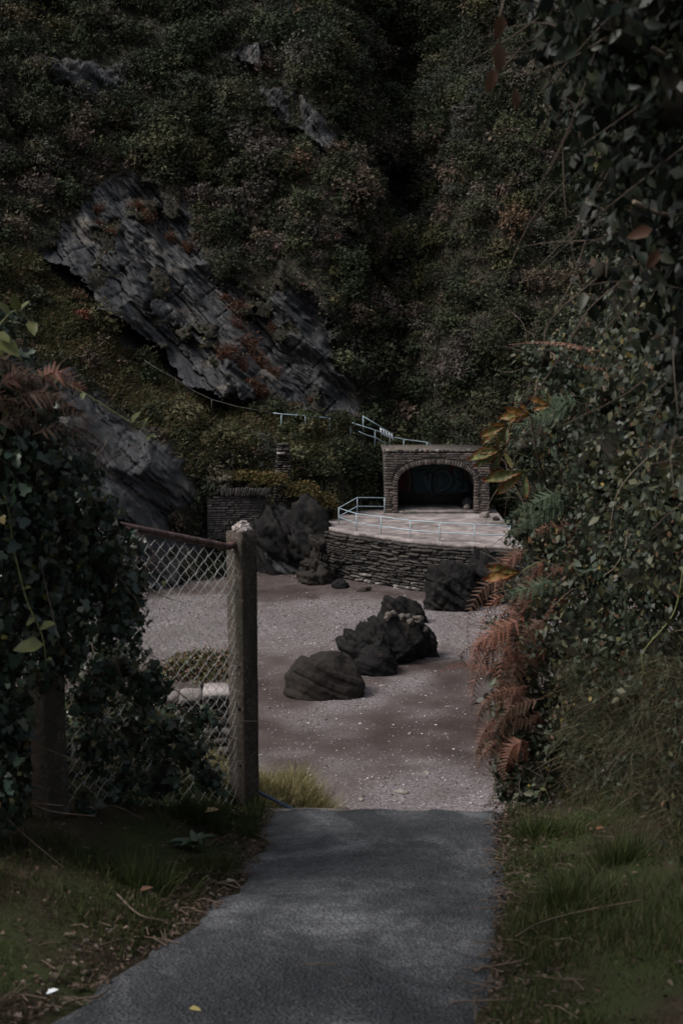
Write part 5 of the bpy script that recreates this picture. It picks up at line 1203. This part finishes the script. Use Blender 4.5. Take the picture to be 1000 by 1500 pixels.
for k_, (px, py, lab) in enumerate([(790, 1235, 'tall green grass tuft on the right verge near the path end'), (830, 1345, 'dark green grass tuft halfway along the right verge'), (215, 1320, 'thick green grass tuft on the left verge by the tarmac edge'), (905, 1300, 'loose grass tuft at the foot of the right hedge')]):
    p = on_plane(px, py); n = 420; x = p[0] + rng.normal(size=n) * .06; y = p[1] + rng.normal(size=n) * .06; z = ground_z(x, y) - .004; L = rng.uniform(.08, .19, n)
    D = unit(np.stack([(x - p[0]) * 4 + rng.normal(size=n) * .2, (y - p[1]) * 4 + rng.normal(size=n) * .2, np.ones(n)], 1))
    V, F, C = scatter_geo(bv, bf, np.stack([x, y, z], 1), D, rng.normal(size=(n, 3)), np.stack([L, rng.uniform(.003, .006, n), L], 1), np.array(GG[:4])[rng.integers(4, size=n)] * rng.uniform(.7, 1.3, (n, 1))); tag(mobj('grass_tuft', V, F, M['grass'], C=C), lab, 'grass tuft')
# rank grass hanging in the lower part of the right hedge
n = 4200; px = rng.uniform(820, 1010, n); py = rng.uniform(960, 1240, n); Yq = np.interp(px, [820, 1010], [7.2, 5.6]) + rng.uniform(-.15, .25, n)
P = np.array([at_y(a, b, c) for a, b, c in zip(px, py, Yq)]); kq = P[:, 2] > ground_z(P[:, 0], P[:, 1]) + .02; P = P[kq]; n = len(P); L = rng.uniform(.10, .28, n)
D = unit(np.stack([rng.normal(size=n) * .8 - .3, rng.normal(size=n) * .3 - .4, rng.normal(size=n) * .6 - .2], 1)); C = np.array([[.05, .06, .03], [.075, .07, .04], [.10, .08, .05]])[rng.integers(3, size=n)] * rng.uniform(.6, 1.3, (n, 1))
V, F, C = scatter_geo(bv, bf, P, D, rng.normal(size=(n, 3)), np.stack([L, rng.uniform(.002, .004, n), L * 1.2], 1), C); tag(mobj('hedge_grass', V, F, M['grass'], rh, C=C), kind='stuff')

# leaf litter along the tarmac edges, single leaves and sticks
n = 4200; y = rng.uniform(2.6, 7.3, n); sd_ = rng.random(n) < .55; x = np.where(sd_, edgeL(y) - rng.gamma(1.2, .14, n) + .05, edgeR(y) + rng.gamma(1.2, .14, n) - .05)
far = rng.random(n) < .25; x = np.where(far & sd_, edgeL(y) - rng.random(n) * 1.3, np.where(far, edgeR(y) + rng.random(n) * 1.4, x)); z = np.maximum(ground_z(x, y), plane_z(y)) + .018
C = np.array([[.055, .036, .026], [.08, .052, .038], [.035, .025, .019], [.12, .085, .066]])[rng.integers(4, size=n)] * rng.uniform(.6, 1.3, (n, 1))
V, F, C = scatter_geo(*leaf_oval(.55, .2, .2), np.stack([x, y, z], 1), np.stack([rng.normal(size=n), rng.normal(size=n), .15 * rng.normal(size=n)], 1), np.tile([0, 0, 1.], (n, 1)) + .45 * rng.normal(size=(n, 3)), rng.uniform(.010, .034, n), C)
tag(mobj('leaf_litter', V, F, M['leaf'], C=C, origin=(0, 5, 11)), 'brown leaf litter lying along both tarmac edges', 'leaf litter', kind='stuff')
tw_l = []
for _ in range(240):
    y = rng.uniform(2.8, 7.2); x = float(edgeL(y)) - rng.gamma(1.3, .12) + .06 if rng.random() < .5 else float(edgeR(y)) + rng.gamma(1.3, .12) - .08; a = rng.uniform(0, 3.14); L = rng.uniform(.05, .2); z = max(float(ground_z(x, y)), plane_z(y)) + .02
    d = np.array([math.cos(a), math.sin(a), -.1815 * math.sin(a)]); tw_l.append((np.array([[x, y, z] - d * L / 2, [x, y, z + .01] + rng.normal(size=3) * .008, [x, y, z] + d * L / 2]), np.array([.003, .0025, .0015])))
V, F = tubes_fast(tw_l, 5); tag(mobj('twig_litter', V, F, M['twig'], origin=(0, 5, 11)), 'thin dead twigs and bracken stalks scattered along the tarmac edges', 'twigs', kind='stuff')
def stick(pts, rad, label, mat='twig', lift=.026):
    p = []
    for a, b in pts:
        q = on_plane(a, b)
        for _ in range(5):
            zz_ = max(float(ground_z(q[0], q[1])), plane_z(q[1])) + lift; q = at_z(a, b, zz_)
        p.append(q)
    V, F = tube(spline(p, 16), np.linspace(rad, rad * .6, 16), 7); tag(mobj('stick', V, F, M[mat]), label, 'stick')
stick([(693, 1421), (730, 1414), (760, 1408), (780, 1400)], .0055, 'broken pale stick lying across the right edge of the tarmac')
stick([(755, 1372), (790, 1352), (850, 1335), (940, 1318)], .004, 'long thin curved twig lying on the right verge', lift=.06)
stick([(92, 1471), (120, 1463), (145, 1460), (160, 1448)], .006, 'bent twig on the tarmac at the lower left corner')
stick([(500, 1447), (507, 1438), (516, 1430)], .0035, 'short dark twig in the middle of the tarmac')
stick([(440, 1413), (468, 1411), (497, 1412)], .003, 'straight dark twig lying across the tarmac')
stick([(660, 1468), (700, 1466), (750, 1464)], .004, 'dead fern stalk on the right tarmac edge at the bottom')
stick([(172, 1310), (205, 1340), (245, 1350)], .005, 'brown stalk lying in the grass of the left verge', lift=.05)
def flat_leaf(px, py, s, col, label, d, mat='leaf', lift=.03, nm='fallen_leaf'):
    q = on_plane(px, py)
    for _ in range(5): q = at_z(px, py, max(float(ground_z(q[0], q[1])), plane_z(q[1])) + lift)
    V, F, C = scatter_geo(*leaf_oval(.5, .12, .1), q[None], np.array([d], float), np.array([[0, -.25, 1.]]), np.array([s]), np.array([col])); tag(mobj(nm, V, F, M[mat], C=C), label, 'leaf' if nm == 'fallen_leaf' else 'litter')
flat_leaf(277, 1477, .045, (.42, .36, .14), 'yellow leaf lying on the tarmac at the bottom', (1, -.2, 0))
flat_leaf(300, 1190, .085, (.34, .25, .13), 'large tan leaf in the grass below the ivy', (1, .3, .2), lift=.10)
flat_leaf(68, 1456, .045, (.55, .58, .62), 'scrap of white litter at the lower left corner', (1, .2, .4), 'litter', .03, 'litter_scrap')
flat_leaf(330, 1291, .05, (.20, .22, .20), 'pale grey leaf at the left tarmac edge', (1, .1, .1))
flat_leaf(205, 1305, .06, (.14, .07, .045), 'brown curled leaf in the left verge grass', (1, .4, .2), lift=.06)
flat_leaf(872, 1215, .05, (.18, .09, .06), 'brown leaf at the foot of the right hedge', (1, .4, .2), lift=.05)
# dock plant on the left verge
dk = on_plane(285, 1262); dz = float(ground_z(dk[0], dk[1])); de = empty('dock_plant', (dk[0], dk[1], dz), 'low broad leaved weed growing on the left verge', 'plant')
for i in range(13):
    a = i * 2.4; L = rng.uniform(.07, .15); V, F, C = scatter_geo(*leaf_oval(.38, .15, .3), np.array([[dk[0], dk[1], dz + .02]]), np.array([[math.cos(a), math.sin(a), .55 + rng.random() * .4]]), np.array([[0, 0, 1.]]), np.array([L]), np.array([[.050, .078, .045]]) * rng.uniform(.7, 1.3)); mobj('leaf', V, F, M['ivy'], de, C=C)

# ------------------------------------------------------------------ bushes hanging over the crag, and unseen trees added over the lane to shade the foreground
OL = [[.085, .075, .026], [.11, .085, .032], [.060, .062, .024], [.13, .085, .040]]; DG = [[.026, .034, .018], [.036, .046, .024], [.050, .052, .028]]
for px, py, Y, r, col, lab in [(398, 705, 74.0, (1.2, .8, .7), OL, 'golden olive bush above the right end of the small stone wall'), (440, 722, 74.4, (1.3, .9, .8), OL, 'golden bush hanging over the top of the black crag'), (468, 742, 75.0, (1.1, .8, .9), OL, 'olive bush drooping down the right side of the black crag'),
                             (485, 765, 75.6, (.6, .6, .7), OL, 'small olive bush at the left corner of the terrace'), (505, 665, 79.6, (1.5, 1.0, 1.3), DG, 'dark green bush below the handrail gap above the terrace'), (525, 715, 80.0, (1.5, 1.0, 1.7), DG, 'dark hanging bush left of the shelter wall'),
                             (470, 690, 77.5, (1.5, 1.0, 1.0), DG, 'dark bush between the stone pier and the terrace'), (350, 700, 74.2, (1.7, .7, .5), OL, 'brown olive growth along the top of the small stone wall'), (497, 622, 80.6, (.9, .7, .9), DG, 'dark bush filling the gap in the cliff path handrail'), (735, 735, 80.5, (1.3, 1.2, 1.4), DG, 'green bush at the right side of the shelter')]:
    bush('bush', at_y(px, py, Y), r, int(700 * r[0] * r[2] + 500), col, .16, lab, 'bush', 'scrub', 6, leaf_quad())
for i, (tx, ty, cx, cy, cz, lab) in enumerate([(-3.4, -.5, -1.9, -.2, 17.2, 'added unseen shade tree arching over the lane from the left bank behind the viewer'), (-2.9, 3.0, -2.6, 3.2, 16.2, 'added unseen shade tree on the left bank beside the viewer'), (3.0, 1.6, .7, 2.5, 17.9, 'added unseen shade tree on the right bank leaning over the lane above the viewer')]):
    gz = float(ground_z(tx, ty)); e = empty('added_shade_tree', (tx, ty, gz), lab, 'tree', 'added unseen trees shading the lane')
    V, F = tube(spline([[tx, ty, gz - .2], [tx * .98, ty, gz + 1.8], [(tx + cx) / 2, (ty + cy) / 2, cz - 1.4], [cx, cy, cz]], 16), np.linspace(.17, .05, 16), 10); mobj('trunk', V, F, M['bark'], e, smooth=True)
    rad = np.array([2.3, 2.4, 1.1]) if i < 1 else np.array([.9, .9, 1.2]) if i < 2 else np.array([1.7, 1.4, .9]); n = 2800 if i < 1 else 1100 + 1500 * (i - 1)
    for _ in range(9):
        d = unit(rng.normal(size=3)) * rad * .8; V, F = tube(spline([[(tx + cx) / 2, (ty + cy) / 2, cz - 1.4], [cx, cy, cz] + d * .4, [cx, cy, cz] + d], 8), np.linspace(.04, .01, 8), 6); mobj('limb', V, F, M['bark'], e)
    d = unit(rng.normal(size=(n, 3))); P = np.array([cx, cy, cz]) + d * rad * (rng.random((n, 1)) ** .45) * (1 + .35 * vnoise(d[:, 0] * 2 + i, d[:, 1] * 2, d[:, 2] * 2, 131))[:, None]
    slope = (P[:, 2] - 14) / np.maximum(P[:, 1], .05); out = (P[:, 1] < .3) | (slope > .34) | (np.abs(P[:, 0]) / np.maximum(P[:, 1], .05) > .36); P, d = P[out], d[out]; n = len(P)
    V, F, C = scatter_geo(*leaf_oval(.6), P, rng.normal(size=(n, 3)) + [0, 0, -.5], d + .7 * rng.normal(size=(n, 3)) + [0, 0, .5], rng.uniform(.10, .19, n), np.array([[.035, .052, .024], [.045, .062, .028]])[rng.integers(2, size=n)] * rng.uniform(.7, 1.3, (n, 1))); tag(mobj('crown', V, F, M['leaf'], e, C=C), kind='stuff')
